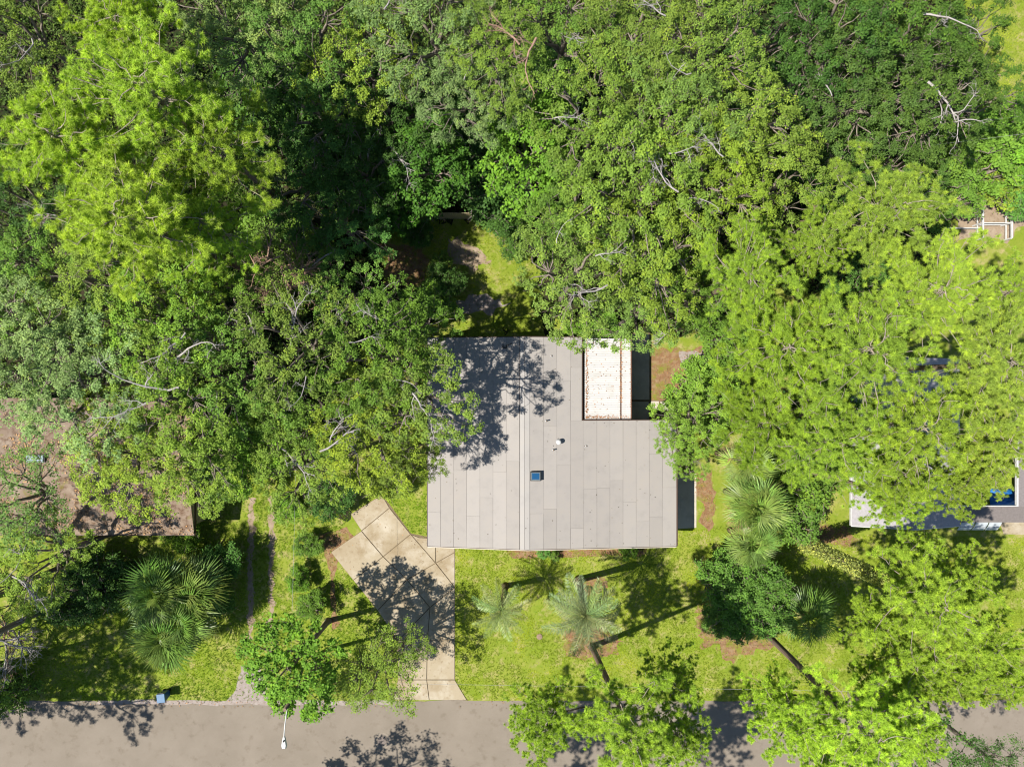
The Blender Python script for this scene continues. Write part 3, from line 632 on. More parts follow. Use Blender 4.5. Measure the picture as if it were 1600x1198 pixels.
def pine_crown(seed, R=4.2, H=5.5, nb=30, needles=72, NL=.27, NW=.029, tw=(5, 8)):
    r = np.random.default_rng(seed); parts = []; T = []; Td = []
    zs = np.linspace(-H * .5, H * .42, nb)
    trunk = np.stack([np.cumsum(r.normal(size=8) * .05), np.cumsum(r.normal(size=8) * .05), np.linspace(-H * .6, H * .45, 8)], 1)
    parts.append(tube_np(trunk, np.linspace(.17, .03, 8), 7))
    for i, z in enumerate(zs):
        u = (z + H * .5) / (H * .92); ln = R * (1.02 - .72 * u ** 1.6) * r.uniform(.6, 1.12) * (0.75 + .25 * min(1, u * 4))
        a = i * 2.4 + r.uniform(-.4, .4); d = np.array([math.cos(a), math.sin(a), 0]); sdv = np.array([-d[1], d[0], 0])
        t = np.linspace(0, 1, 7); rise = r.uniform(.05, .35) + .35 * u; bend = r.normal() * .25
        P = np.array([0, 0, z]) + d * (ln * t)[:, None] + sdv * (bend * ln * t * t)[:, None]; P[:, 2] += ln * rise * t ** 1.5; P[1:] += r.normal(size=(6, 3)) * .06
        parts.append(tube_np(P, np.linspace(.05, .014, 7), 5))
        nt_ = int(max(3, ln * r.uniform(2.6, 3.6)))
        for k in range(nt_):
            s = r.uniform(.1, 1.0) if k else 1.0; f = s * 6; j = min(5, int(f)); base = P[j] + (P[j + 1] - P[j]) * (f - j)
            side = r.choice([-1, 1]); dirv = unit(d * r.uniform(.4, 1) + sdv * side * r.uniform(.3, 1.2) + np.array([0, 0, r.uniform(.1, .6)]))
            tl = r.uniform(.45, 1.15) * (1.2 - .45 * s); q = np.stack([base, base + dirv * tl * .5 + r.normal(size=3) * .05, base + dirv * tl + [0, 0, .08]])
            parts.append(tube_np(q, [.02, .014, .008], 3))
            for m in range(r.integers(*tw)):
                g = r.uniform(.35, 1.0) if m else 1.0
                T.append(base + dirv * tl * g + r.normal(size=3) * .17 * np.array([1, 1, .7])); Td.append(unit(dirv + r.normal(size=3) * .55 + [0, 0, .45]))
    for _ in range(70):
        a = r.uniform(0, 6.28); q = 1.5 * math.sqrt(r.random()); T.append(np.array([q * math.cos(a), q * math.sin(a), H * .47 + r.uniform(-.5, .35) - .35 * q])); Td.append(unit(np.array([math.cos(a) * .6, math.sin(a) * .6, 1.0]) + r.normal(size=3) * .3))
    for _ in range(34):
        b0 = T[r.integers(len(T))] + np.array([0, 0, .12]); d0 = unit(r.normal(size=3) * np.array([1, 1, .3])); c0 = r.normal(size=3) * np.array([.2, .2, .1]); l0 = r.uniform(.35, .9)
        parts.append(tube_np(np.stack([b0, b0 + d0 * l0 * .5 + c0 * .5, b0 + d0 * l0 + c0]), [.022, .018, .01], 3))
    T = np.array(T); Td = np.array(Td); n = len(T); tone = np.repeat(r.random(n), needles) * .65 + r.random(n * needles) * .35
    D = unit(np.repeat(Td, needles, 0) * .55 + unit(r.normal(size=(n * needles, 3)))); L = NL * r.uniform(.65, 1.15, n * needles)[:, None]
    B = np.repeat(T, needles, 0) - np.repeat(Td, needles, 0) * r.uniform(0, .12, (n * needles, 1)); sd = unit(np.cross(D, r.normal(size=(n * needles, 3)))) * NW * .5
    V = np.stack([B - sd, B + sd, B + D * L + [0, 0, -.03]], 1).reshape(-1, 3)
    me = mesh_np("crown", V, np.arange(len(V)).reshape(-1, 3), M['needle'], tone)
    V, F = join_np(parts)
    return me, mesh_np("branches", V, F, M['twig'], smooth=True), n
def dead_limb(seed, mat, L=2.6, up=.15):
    r = np.random.default_rng(seed); parts = []
    def grow(p, d, ln, rad, lev):
        k = 5; pts = [p]
        for i in range(k):
            d = unit(d + r.normal(size=3) * .28 * np.array([1, 1, .5])); p = p + d * ln / k; pts.append(p)
        parts.append(tube_np(np.array(pts), np.linspace(rad, rad * .45, k + 1), 5 if lev < 2 else 3))
        if lev < 3:
            for _ in range(r.integers(3, 6)):
                j = r.integers(1, k + 1); dd = unit(d + r.normal(size=3) * .9 * np.array([1, 1, .5])); grow(pts[j], dd, ln * r.uniform(.35, .6), rad * .5, lev + 1)
    grow(np.zeros(3), np.array([1.0, 0, up]), L, .075, 0)
    V, F = join_np(parts); return mesh_np("dead_branch", V, F, mat, smooth=True)

OAK = [broad_crown(10 + i) for i in range(7)]
OAKF = [broad_crown(30 + i, depth=.45, spacing=.96, sub=13, lf=26, L=.135, W=.075, sub_s=.115, gap=.2) for i in range(4)]      # finer leaves
BIG = [broad_crown(40 + i, spacing=.95, sub=9, lf=15, L=.28, W=.19, sub_s=.19) for i in range(2)]                       # larger leaves
SPARSE = [broad_crown(50, spacing=.95, sub=8, lf=14, L=.2, W=.11, gap=.25, sub_s=.22, low=.15)]
SHRUB = [broad_crown(60 + i, R=1.8, depth=.7, spacing=.5, cr=(.3, .55), sub=8, lf=24, L=.15, W=.09, sub_s=.14, low=.5) for i in range(3)]
PINE = [pine_crown(70 + i) for i in range(4)]
DEAD = [dead_limb(80 + i, M['deadwood']) for i in range(4)]
DEADB = [dead_limb(90 + i, M['deadbrown'], 2.2, .3) for i in range(2)]
TRUNK = lathe_mesh("trunk", [(1.35, 0), (1.0, .06), (.85, .4), (.68, 1.0)], M['bark'], 10)
PTRUNK = lathe_mesh("trunk", [(1.3, 0), (1.0, .05), (.82, .5), (.6, 1.0)], M['pinebark'], 10)

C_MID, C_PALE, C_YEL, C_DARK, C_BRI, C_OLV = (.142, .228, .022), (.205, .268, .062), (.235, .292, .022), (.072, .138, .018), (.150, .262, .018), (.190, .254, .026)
C_PINE, C_PINE2, C_PINED = (.315, .405, .034), (.338, .412, .044), (.275, .370, .030)
C_PINEL = (.430, .535, .046)
cnt = {}
def tree(kind, px, py, z, rpx, col, label, name="oak_tree", cat="tree", group=None, dead=(), lean=None, boughs=()):
    col = (col[0] * .80, col[1] * .91, col[2] * 1.15 + .003) if kind != 'pine' else (col[0] * .76, col[1] * .88, col[2] * 1.1)
    r = random.Random(int(px * 7 + py * 13)); x, y = G(px, py, z); Rm = rpx * (CAM_H - z) / FPX
    lib = dict(oak=OAK, fine=OAKF, big=BIG, sparse=SPARSE, shrub=SHRUB, pine=PINE)[kind]
    i = cnt.get(kind, 0); cnt[kind] = i + 1; var = lib[i % len(lib)]
    base = {'pine': 4.2, 'shrub': 1.8}.get(kind, 5.0); s = Rm / base; rz = r.uniform(0, 6.28)
    bx, by = (x, y) if lean is None else G(*lean)
    e = empty(name, (bx, by, 0)); tag(e, label, cat, group)
    off = (x - bx, y - by)
    sc = (s * r.uniform(.95, 1.08), s * r.uniform(.95, 1.08), s * r.uniform(.9, 1.1) * (.72 if kind == 'pine' else 1))
    v_ = r.uniform(.9, 1.1); j = [v_ * r.uniform(.95, 1.04), v_, v_ * r.uniform(.85, 1.15)]
    obj("crown", var[0], e, (*off, z), (0, 0, rz), sc, tuple(c * q for c, q in zip(col, j)))
    obj("branches", var[1], e, (*off, z), (0, 0, rz), sc)
    for (qx, qy, qz, qr) in boughs:
        X, Y = G(qx, qy, qz); s2 = qr * (CAM_H - qz) / FPX / base; i = cnt.get(kind, 0); cnt[kind] = i + 1; v2 = lib[i % len(lib)]; a2 = r.uniform(0, 6.28)
        obj("crown", v2[0], e, (X - bx, Y - by, qz), (0, 0, a2), (s2,) * 3, tuple(c * q for c, q in zip(col, j))); obj("branches", v2[1], e, (X - bx, Y - by, qz), (0, 0, a2), (s2,) * 3)
        V, F = tube_np([(off[0] * .8, off[1] * .8, z * .8), ((off[0] + X - bx) / 2, (off[1] + Y - by) / 2, (z * .8 + qz) / 2 - .3), (X - bx, Y - by, qz)], [.07, .05, .035], 6); obj("limb", mesh_np("limb", V, F, M['pinebark'], smooth=True), e)
    if True:
        th = z - (.45 if kind != 'pine' else .45) * Rm * (1.0 if kind != 'pine' else 1.3) * .95
        tr = obj("trunk", PTRUNK if kind == 'pine' else TRUNK, e, (0, 0, 0), (0, 0, 0), ((.24 * (.6 + .4 * s),) * 2 if kind != 'shrub' else (.06, .06)) + (max(.3, th),))
        if lean is not None:
            v = Vector((off[0], off[1], z)); tr.rotation_euler = v.to_track_quat('Z', 'Y').to_euler(); tr.scale.z = th * v.length / z
    for (qx, qy, ang, lib2, sc2) in dead:
        zz = z + Rm * .42; X, Y = G(qx, qy, zz)
        obj("dead_branch", lib2, e, (X - bx, Y - by, zz), (0, 0, math.radians(ang)), (sc2,) * 3)
    return e
D = DEAD; DB = DEADB
FG = "broadleaf forest trees"
TREES = [
 # --- top edge, from corner to corner
 ('oak', 35, 45, 10, 85, C_OLV, "grey-green oak in the top corner beside the lime pine crowns", [(50, 60, 290, D[0], .7)]),
 ('fine', 370, 45, 11, 115, C_PALE, "pale fine-leaved oak at the top edge behind the lime pines", []),
 ('oak', 475, 60, 11, 105, (0.130, 0.220, 0.030), "mid green oak at the top edge next to the pale fine-leaved oak", []),
 ('oak', 575, 105, 10, 95, C_YEL, "oak with yellowish centre in the upper forest above the dark hollow", []),
 ('fine', 680, 55, 12, 105, C_PALE, "greyish pale oak at the top edge above the dark hollow", [(600, 15, 40, D[1], .6)]),
 ('fine', 775, 75, 13, 80, C_OLV, "yellow-green oak at the top edge beside bare brown twigs", [(838, 60, 250, DB[0], 1.0), (812, 70, 120, DB[1], .9)]),
 ('oak', 880, 60, 12, 95, C_MID, "oak at the top edge just past the bare brown twigs", [(930, 60, 190, D[2], .5)]),
 ('fine', 985, 70, 13, 110, C_OLV, "olive oak at the top edge with a bare stick on its crown", [(1040, 25, 175, D[3], .6)]),
 ('oak', 1105, 75, 13, 105, C_OLV, "olive oak at the top edge bordering the dark green oaks", []),
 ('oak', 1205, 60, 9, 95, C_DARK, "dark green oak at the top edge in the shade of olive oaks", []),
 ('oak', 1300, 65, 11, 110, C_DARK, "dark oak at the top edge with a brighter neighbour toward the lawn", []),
 ('oak', 1400, 60, 11, 105, (0.082, 0.144, 0.017), "dark oak at the top edge with a long whitish dead limb", [(1440, 22, 0, D[0], .9)]),
 ('oak', 1490, 85, 9, 85, (0.082, 0.138, 0.015), "last dark oak at the top edge shading the corner lawn", [(1462, 20, 320, D[1], .8)]),
 # --- second row
 ('oak', 505, 175, 9, 105, (0.078, 0.144, 0.015), "oak in the forest on the slope of the dark hollow facing the pines", []),  # leaf colour darkened to paint in the shade of the tall pines
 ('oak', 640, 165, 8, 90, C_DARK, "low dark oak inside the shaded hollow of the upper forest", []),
 ('fine', 735, 155, 11, 85, C_PALE, "pale drooping oak hanging over the rim of the shaded hollow", [(725, 125, 60, D[2], .5)]),
 ('big', 830, 245, 9, 90, C_BRI, "bright broad-leaved tree with lime rim above the back fence", []),
 ('oak', 930, 190, 13, 120, C_OLV, "tall olive oak in the middle of the large canopy north of the patio", [(865, 185, 20, D[3], .45)]),
 ('fine', 1050, 190, 13, 110, (0.195, 0.267, 0.039), "tall fine-leaved olive oak next to a shaded dark oak", [(1080, 115, 200, D[0], .5)]),
 ('oak', 1150, 205, 12, 105, C_OLV, "olive oak at the border between bright canopy and dark oaks", []),
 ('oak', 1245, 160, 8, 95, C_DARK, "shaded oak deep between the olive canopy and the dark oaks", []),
 ('fine', 1345, 155, 11, 115, (0.096, 0.148, 0.021), "rounded dark oak in the middle of the dark oak group", [(1300, 150, 100, D[1], .5)]),
 ('oak', 1450, 170, 11, 105, (0.092, 0.148, 0.017), "dark oak carrying a crooked bare limb above the overhead cables", [(1450, 128, 300, D[2], 1.1)]),
 ('oak', 1530, 150, 8, 70, (0.082, 0.148, 0.013), "dark oak at the edge of the corner lawn beside the vine thicket", []),
 # --- third row
 ('oak', 470, 275, 8, 95, (0.070, 0.137, 0.014), "oak at the edge of the lime pines beside the shaded hollow", []),  # darker leaf colour puts the hollow's shade into this crown
 ('oak', 565, 265, 7, 85, C_DARK, "shaded oak at the bottom of the dark hollow with pale twigs", [(610, 230, 330, D[3], .7), (575, 245, 100, D[0], .5)]),
 ('big', 670, 255, 7, 75, (0.073, 0.163, 0.013), "low deep green broad-leaved tree beside the dark gap", []),
 ('oak', 525, 345, 7, 82, (0.111, 0.221, 0.029), "fresh green oak overhanging the sandy clearing", []),
 ('big', 605, 325, 5, 55, (0.067, 0.158, 0.011), "low dark broad-leaved tree hiding one end of the board fence", []),
 ('oak', 905, 330, 11, 88, C_MID, "oak whose crown overhangs the clearing from the fence side", []),
 ('oak', 1000, 290, 13, 125, C_OLV, "large oak in the big canopy with pale bare limbs on top", [(1045, 240, 350, D[1], .6), (1060, 300, 140, D[2], .8), (970, 205, 330, D[0], .5)]),
 ('fine', 1110, 300, 13, 110, C_YEL, "yellow-green oak with pale bare sticks in the big canopy", [(1130, 245, 160, D[3], .6), (1075, 310, 10, D[0], .5)]),
 ('oak', 1215, 290, 11, 95, C_OLV, "oak with a torn white branch stub next to the lime pines", [(1225, 245, 200, D[1], .35), (1285, 330, 220, DB[0], .8)]),
 ('oak', 1320, 235, 8, 75, (0.073, 0.128, 0.015), "small oak by the dark gap where two cables pass", []),
 ('oak', 1400, 255, 9, 75, (0.087, 0.144, 0.017), "oak between the overhead cables and the tall lime pines", []),
 # --- around the clearing and patio
 ('oak', 900, 430, 11, 100, (0.202, 0.280, 0.036), "bright oak whose crown reaches over the clearing toward the roof", [(950, 445, 200, D[2], .8)]),
 ('oak', 1010, 395, 12, 110, C_YEL, "sunlit oak north of the white corrugated patio roof", [(930, 400, 30, D[3], .5), (870, 380, 100, D[0], .4)]),
 ('oak', 1000, 490, 9, 75, (0.202, 0.280, 0.039), "oak overhanging the corner of the white corrugated patio roof", [(1060, 510, 190, D[1], .6)]),
 ('fine', 1085, 450, 10, 85, C_MID, "oak between the patio yard and the tall lime pines", []),
 # --- left block
 ('oak', 40, 330, 9, 95, C_DARK, "dark oak at the photo edge below the large lime pines", [(30, 350, 20, D[2], .7)]),
 ('oak', 70, 420, 10, 90, C_MID, "mid green oak at the photo edge above the pale grey-green oaks", []),
 ('fine', 160, 460, 11, 100, C_OLV, "olive oak tucked against the lower side of the lime pines", []),
 ('fine', 50, 540, 12, 110, C_PALE, "pale grey-green oak at the photo edge above the littered brown roof", []),
 ('oak', 250, 510, 11, 110, C_MID, "oak carrying an orange dead clump and looping pale limbs", [(270, 570, 60, D[0], 1.0), (290, 520, 250, D[3], .7)]),
 ('oak', 352, 492, 9, 84, C_MID, "oak under the pine tips with a pale forked limb", [(340, 520, 30, D[1], .7), (385, 490, 300, D[2], .5)]),
 ('fine', 140, 600, 11, 115, (0.221, 0.286, 0.065), "large pale oak spreading over the littered brown roof", []),
 ('oak', 270, 625, 11, 105, C_OLV, "olive oak with a long pale bare limb in the block of oaks", [(280, 605, 200, D[0], 1.1), (235, 625, 230, D[3], .8)]),
 ('oak', 370, 590, 10, 95, C_MID, "oak with dried twigs between the littered roof and pale house", [(340, 610, 250, D[1], .6)]),
 ('fine', 205, 710, 10, 105, C_YEL, "yellow-green oak at the front of the littered brown roof", []),
 ('fine', 300, 710, 10, 85, C_OLV, "light oak shading the end wall of the littered roof", []),
 ('big', 400, 700, 7, 65, C_BRI, "fresh green tree above the end of the dirt tracks", []),
 ('sparse', 455, 425, 7, 74, C_OLV, "oak with reddish dead twigs at the edge of the clearing", [(410, 430, 340, DB[0], 1.3), (440, 455, 20, DB[1], 1.3), (480, 440, 200, DB[0], 1.0), (520, 395, 190, D[1], .8)]),
 ('oak', 545, 458, 7.5, 68, (0.163, 0.280, 0.031), "bright green oak bordering the sandy patch of the clearing", [(525, 450, 280, D[2], .7), (590, 470, 80, D[0], .5)]),
 ('oak', 470, 535, 11, 105, C_OLV, "oak with whitish forked limbs between littered roof and clearing", [(455, 540, 100, D[3], .8), (475, 580, 300, D[0], .6)]),
 ('oak', 590, 560, 11, 100, C_MID, "oak in the middle of the block casting shade toward the pale roof", [(545, 535, 350, D[1], .6), (600, 500, 160, D[2], .5)]),
 ('oak', 640, 520, 9, 74, C_MID, "oak at the corner of the pale roof by the shaded yard", []),
 ('oak', 500, 640, 9, 90, C_MID, "oak behind the driveway block with dark gap beside it", []),
 ('oak', 655, 615, 11, 90, C_OLV, "oak overhanging the long eave and shading the pale roof", [(640, 610, 330, D[3], .8), (615, 595, 20, D[0], .5)]),
 ('oak', 580, 670, 10, 100, C_YEL, "yellow-green oak near the upper tip of the driveway", [(500, 705, 10, D[1], .9), (515, 690, 60, D[2], .6)]),
 ('fine', 640, 705, 9, 62, C_OLV, "olive oak drooping onto the corner of the pale roof eave", []),
 ('oak', 470, 730, 8, 85, C_OLV, "oak at the head of the dirt tracks with crossed pale twigs", [(440, 700, 340, D[3], .8)]),
 # --- lower left
 ('sparse', 45, 775, 8, 82, (0.150, 0.227, 0.039), "open oak at the photo edge on the littered brown roof", []),
 ('oak', 75, 870, 7, 78, C_OLV, "oak with pale bare limbs in front of the littered brown roof", [(40, 830, 300, D[0], .9), (20, 900, 330, D[2], .9)]),
 ('oak', 10, 920, 6, 60, C_OLV, "small oak at the photo edge above the grey dead bush", []),
 # --- along the driveway and road
 ('big', 462, 1035, 7.5, 82, C_BRI, "bright green round tree on the verge beside the street lamp", []),
 ('sparse', 592, 1045, 5.5, 72, C_OLV, "thin open tree leaning over the lower driveway", []),
 ('oak', 1085, 655, 5.5, 62, (0.202, 0.305, 0.029), "light green tree at the east corner of the pale roof", []),
 ('sparse', 1445, 1190, 9, 80, C_DARK, "dark broad-leaved tree at the bottom edge among the lime pines", []),
 ('sparse', 1565, 1200, 9, 55, C_DARK, "dark leafy tree top at the bottom edge over the road", []),
]
LEANS = {(45, 775): (120, 880), (205, 710): (345, 690), (655, 615): (638, 612), (640, 705): (648, 695)}
BOUGHS = {(1085, 655): [(1052, 690, 5, 36), (1076, 724, 4, 32)], (592, 1045): [(560, 1060, 4.6, 45), (630, 1010, 5, 45)]}
for (k, px, py, z, rp, c, lab, dd) in TREES:
    if px < 420 and py > 400: c = tuple(q * 1.22 for q in c)
    tree(k, px, py, z, rp, c, lab, "oak_tree" if k in ('oak', 'fine') else "broadleaf_tree", "tree", FG, dd, LEANS.get((px, py)), BOUGHS.get((px, py), ()))
# trees standing outside the picture whose shade falls into it
def off_tree(kind, x, y, z, R, lab, lean=None, boughs=()):
    f = FPX / (CAM_H - z); tree(kind, 800 + x * f, 599 - y * f, z, R * f, C_MID, lab, "oak_tree", "tree", "trees outside the plot", (), lean, boughs)
off_tree('oak', -34.0, -24.7, 9, 2.6, "oak beyond the photo edge whose shade falls on the road by the blue bin", (-60, 1079), [(-190, 1235, 9, 68), (-300, 1240, 9, 68)])
off_tree('oak', -15.5, -32.0, 9, 5.4, "oak across the road whose shade falls near the manhole")
off_tree('oak', -37.6, -20.6, 16, 3.8, "tall oak beyond the photo edge shading the fan palm clump")
off_tree('oak', -40.5, -21.6, 12, 4.2, "broad oak beyond the photo edge shading the lawn by the dead bush")
off_tree('fine', -37.8, -22.3, 12, 3.2, "oak beyond the photo edge shading the verge")

off_tree('oak', -39.5, -16.0, 14, 4.6, "open oak beyond the photo edge shading the dead bush")
off_tree('oak', -33.5, -16.2, 17, 3.6, "tall oak beyond the photo edge shading the dirt tracks")
PG = "tall lime green pines"
PINES = [
 (110, 225, 17, 128, C_PINEL, "tall lime pine nearest the photo edge in the upper pine group", None),
 (235, 145, 18, 125, C_PINEL, "tall lime pine with pale twigs in the upper pine group", None),
 (195, 45, 16, 95, C_PINEL, "lime pine reaching the top edge above the upper pine group", None),
 (340, 235, 16, 100, C_PINE, "darker pine on the forest side of the upper pine group", None),
 (205, 345, 18, 130, C_PINEL, "lime pine in the lower half of the upper pine group", None),
 (325, 352, 14, 86, C_PINEL, "lime pine bordering the shaded hollow in the upper pine group", None),
 (295, 425, 10.5, 72, C_PINEL, "lime pine tip hanging lowest in the upper pine group", None),
 (1385, 330, 17, 105, C_PINE2, "yellowish lime pine topmost in the big pine stand", None),
 (1275, 385, 15, 72, C_PINE, "narrow lime pine with curled bare twigs beside the oaks", None),
 (1165, 435, 16, 88, C_PINE, "lime pine closest to the patio in the big stand", None),
 (1455, 455, 18, 112, C_PINE2, "broad yellowish pine at the centre of the big stand", None),
 (1582, 455, 17, 70, C_PINE, "lime pine at the photo edge below the white pen", None),
 (1220, 545, 17, 118, C_PINE, "wide lime pine between the patio yard and grey roof", (1135, 548)),
 (1345, 545, 18, 120, C_PINE, "lime pine in the heart of the big stand above the grey roof", None),
 (1560, 570, 18, 115, C_PINE2, "yellowish pine at the photo edge with many pale twigs", None),
 (1190, 660, 14, 85, C_PINED, "pine shading the fan palms beside the pale roof", (1125, 655)),
 (1300, 690, 16, 100, C_PINE, "lime pine over the corner of the grey roof", None),
 (1430, 665, 17, 105, C_PINE, "open lime pine through which the grey roof shows", None),
 (1555, 688, 16, 74, C_PINE2, "pine overhanging the blue tarpaulin", (1278, 675)),
 (1400, 775, 14, 68, C_PINE, "small pine crown over the front edge of the grey roof", None),
 (1455, 940, 15, 105, C_PINEL, "lime pine with a vine-covered leaning trunk on the front lawn", (1252, 846)),
 (985, 1140, 15, 105, C_PINEL, "lime pine with bare straight trunk rising by the feather palm", (925, 1010)),
 (1350, 1140, 16, 105, C_PINEL, "lime pine with dark forked trunk over the road", (1200, 992)),
]
PB = {1455: {940: [(1535, 1000, 14, 72), (1410, 1035, 13, 70), (1480, 1060, 12, 55), (1510, 905, 14, 55), (1370, 975, 13, 55), (1565, 1060, 12, 52), (1440, 860, 14, 40)]}, 1430: {665: [(1395, 735, 15, 68), (1490, 755, 14, 58)]}, 1555: {688: [(1535, 742, 15, 52)]}, 985: {1140: [(850, 1120, 13, 75), (1050, 1062, 11, 55), (1060, 1150, 13, 60)]}, 1350: {1140: [(1240, 1125, 14, 72), (1280, 1160, 13, 60), (1430, 1150, 14, 55), (1205, 1085, 12, 48), (1380, 1090, 13, 60)]}}
ptrees = [tree('pine', px, py, z, rp, c, lab, "pine_tree", "pine", PG, (), ln, PB.get(px, {}).get(py, ())) for (px, py, z, rp, c, lab, ln) in PINES]
off_pines = [tree('pine', 800 + x * FPX / 35, 599 - y * FPX / 35, 15, 110, C_PINE, lab, "pine_tree", "pine", "trees outside the plot", (), (800 + x * 21.34, 599 + 32.3 * 21.34)) for x, y, lab in ((-4.2, -27.6, "pine across the road shading the asphalt beside the bare pine trunk"), (5.5, -27.4, "pine across the road shading the asphalt below the feather palm"))]
# vine wrapped round the leaning trunk
def vine_on(tr, p0, p1, r0, n, col, seed):
    r = np.random.default_rng(seed); t = r.random(n) ** .9; p0 = np.array(p0); p1 = np.array(p1); d = unit(p1 - p0); a = unit(np.cross(d, [0, 0, 1.])); b = np.cross(d, a)
    th = r.uniform(0, 6.28, n); rad = r0 * r.uniform(.7, 1.6, n) * (1.2 - .4 * t)
    P = p0 + (p1 - p0) * t[:, None] + a * (np.cos(th) * rad)[:, None] + b * (np.sin(th) * rad)[:, None]; nr = unit(a * np.cos(th)[:, None] + b * np.sin(th)[:, None] + r.normal(size=(n, 3)) * .4)
    sz = r.uniform(.6, 1.3, n); V, F = leaf_quads(P, r.normal(size=(n, 3)), nr, .14 * sz, .09 * sz)
    obj("vine", mesh_np("vine", V, F, M['leaf'], r.random(n)), tr, color=col)
vt = ptrees[20]; ch = [c for c in vt.children if c.name.startswith("crown")][0]
vine_on(vt, (0, 0, 0.3), tuple(Vector(ch.location) * .92), .34, 9500, (.27, .315, .085), 5)
vt = ptrees[22]; ch = [c for c in vt.children if c.name.startswith("crown")][0]
vine_on(vt, (0, 0, 4.5), tuple(Vector(ch.location) * .9), .3, 900, (0.130, 0.208, 0.039), 6)

# ------------------------------------------------------------------ shrubs
SG = "shrubs and undergrowth"
SHR = [
 (1160, 900, 3.2, 42, (.13, .235, .024), "bright green bush just below the lowest fan palm"), (1150, 938, 2.6, 34, (.10, .185, .024), "green bush in the middle of the bush group on the front lawn"),
 (452, 795, 1.0, 24, C_BRI, "light shrub in the hedge row right of the dirt tracks, uppermost"), (482, 850, .9, 20, C_MID, "leafy shrub beside the brown mulch strip by the driveway"), (468, 905, .9, 19, C_BRI, "bright weedy shrub between the dirt track and mulch strip"), (490, 945, 1.1, 24, C_MID, "shrub just above the round verge tree"),
 (520, 775, 1.6, 34, C_DARK, "dark shrub in the shaded hollow beside the driveway tip"), (600, 745, 1.6, 36, C_YEL, "bright shrub between driveway tip and house eave"),
 (1118, 902, 2.2, 38, (.125, .225, .026), "dense dark green bush by the end of the pine trunk shadow"), (1198, 925, 3.4, 36, (.11, .20, .026), "dark green bush against the shaded fan palm"), (1168, 968, 2.0, 40, (.12, .215, .026), "dark bush above the mulch bed on the front lawn"), (1120, 965, 1.4, 25, C_MID, "small green bush at the end of the trunk shadow"),
 (1230, 800, 2.0, 45, C_MID, "green shrub below the pines beside the fan palms"), (1085, 605, 3.0, 45, (0.195, 0.305, 0.026), "light shrub beside the mulch bed of the patio yard"), (1120, 640, 3.4, 52, (0.189, 0.293, 0.026), "light shrub between patio yard and lime pines"),
 (1555, 215, 2.0, 48, (0.169, 0.286, 0.021), "vine thicket mound below the corner lawn"), (1590, 255, 2.0, 48, (0.156, 0.286, 0.023), "vine thicket mound at the photo edge above the white pen"), (1520, 265, 2.2, 55, (0.176, 0.280, 0.026), "vine thicket mound between the cables and white pen"), (1560, 290, 1.6, 36, C_YEL, "yellowish vine mound touching the white pen"), (1475, 255, 2.6, 50, C_MID, "shrub under the dark oaks beside the vine thicket"), (1480, 310, 2.4, 45, C_MID, "shrub between the yellowish pine and white pen"), (1595, 310, 1.8, 36, (0.130, 0.260, 0.039), "greyer vine mound beside the post and rail pen"), (1595, 190, 1.6, 36, C_BRI, "bright vine mound at the lower end of the corner lawn"),
 (330, 925, 1.8, 38, C_DARK, "dark shrub behind the fan palm clump"), (345, 880, 1.6, 34, (0.098, 0.195, 0.026), "green shrub in the house shade near the dirt tracks"), (165, 900, 1.5, 45, C_DARK, "dark low shrub before the littered brown roof"), (120, 930, 1.5, 45, C_DARK, "dark low shrub beside the grey dead bush"), (290, 835, 1.2, 26, C_BRI, "bright shrub at the corner of the littered brown roof"), (15, 1075, 1.6, 40, C_MID, "shrub at the road verge in the photo corner"), (355, 735, 2.5, 45, C_MID, "shrub beside the end wall of the littered roof"),
 (700, 440, 1.6, 26, C_DARK, "dark shrub in the middle of the clearing"), (680, 468, 1.8, 32, C_MID, "shrub beside the grey ash patch in the clearing"), (690, 405, 1.0, 14, C_MID, "small shrub at the sandy part of the clearing"), (655, 368, 1.2, 22, C_DARK, "shrub below the board fence"), (800, 372, 1.5, 28, C_DARK, "shaded shrub at the corner of the board fence"), (640, 485, 1.8, 30, C_MID, "shrub between the clearing and the oak block"), (775, 320, 2.5, 40, C_DARK, "dark shrub with bare twigs behind the board fence"), (905, 522, 1.4, 22, C_BRI, "bright shrub behind the back gutter corner"), (945, 518, 1.6, 26, C_BRI, "bright shrub behind the white corrugated patio roof"),
 (848, 862, .6, 10, (0.156, 0.312, 0.052), "small leafy plant under the front eave by the mulch"), (865, 868, .5, 8, C_MID, "tiny plant at the front eave beside the leafy plant"), (982, 862, .7, 13, C_BRI, "small plant under the front eave in palm shade"),
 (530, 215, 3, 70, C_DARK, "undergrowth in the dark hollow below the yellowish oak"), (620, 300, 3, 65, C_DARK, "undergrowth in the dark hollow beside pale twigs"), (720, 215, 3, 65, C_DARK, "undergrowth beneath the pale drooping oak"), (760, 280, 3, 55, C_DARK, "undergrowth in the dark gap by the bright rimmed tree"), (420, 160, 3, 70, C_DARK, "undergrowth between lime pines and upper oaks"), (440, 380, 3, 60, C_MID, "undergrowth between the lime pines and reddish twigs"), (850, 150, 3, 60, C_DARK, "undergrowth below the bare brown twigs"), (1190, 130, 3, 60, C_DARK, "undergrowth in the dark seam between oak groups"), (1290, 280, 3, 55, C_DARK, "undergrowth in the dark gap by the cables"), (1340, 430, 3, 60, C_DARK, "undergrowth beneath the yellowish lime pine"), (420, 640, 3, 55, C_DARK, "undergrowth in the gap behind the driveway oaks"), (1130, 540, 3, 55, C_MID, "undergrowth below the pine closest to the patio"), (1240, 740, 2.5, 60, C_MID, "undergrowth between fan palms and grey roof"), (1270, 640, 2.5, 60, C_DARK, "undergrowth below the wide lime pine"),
]
for (px, py, z, rp, c, lab) in SHR: tree('shrub', px, py, z, rp, c, lab.replace(" right of ", " beside "), "shrub", "shrub", SG)
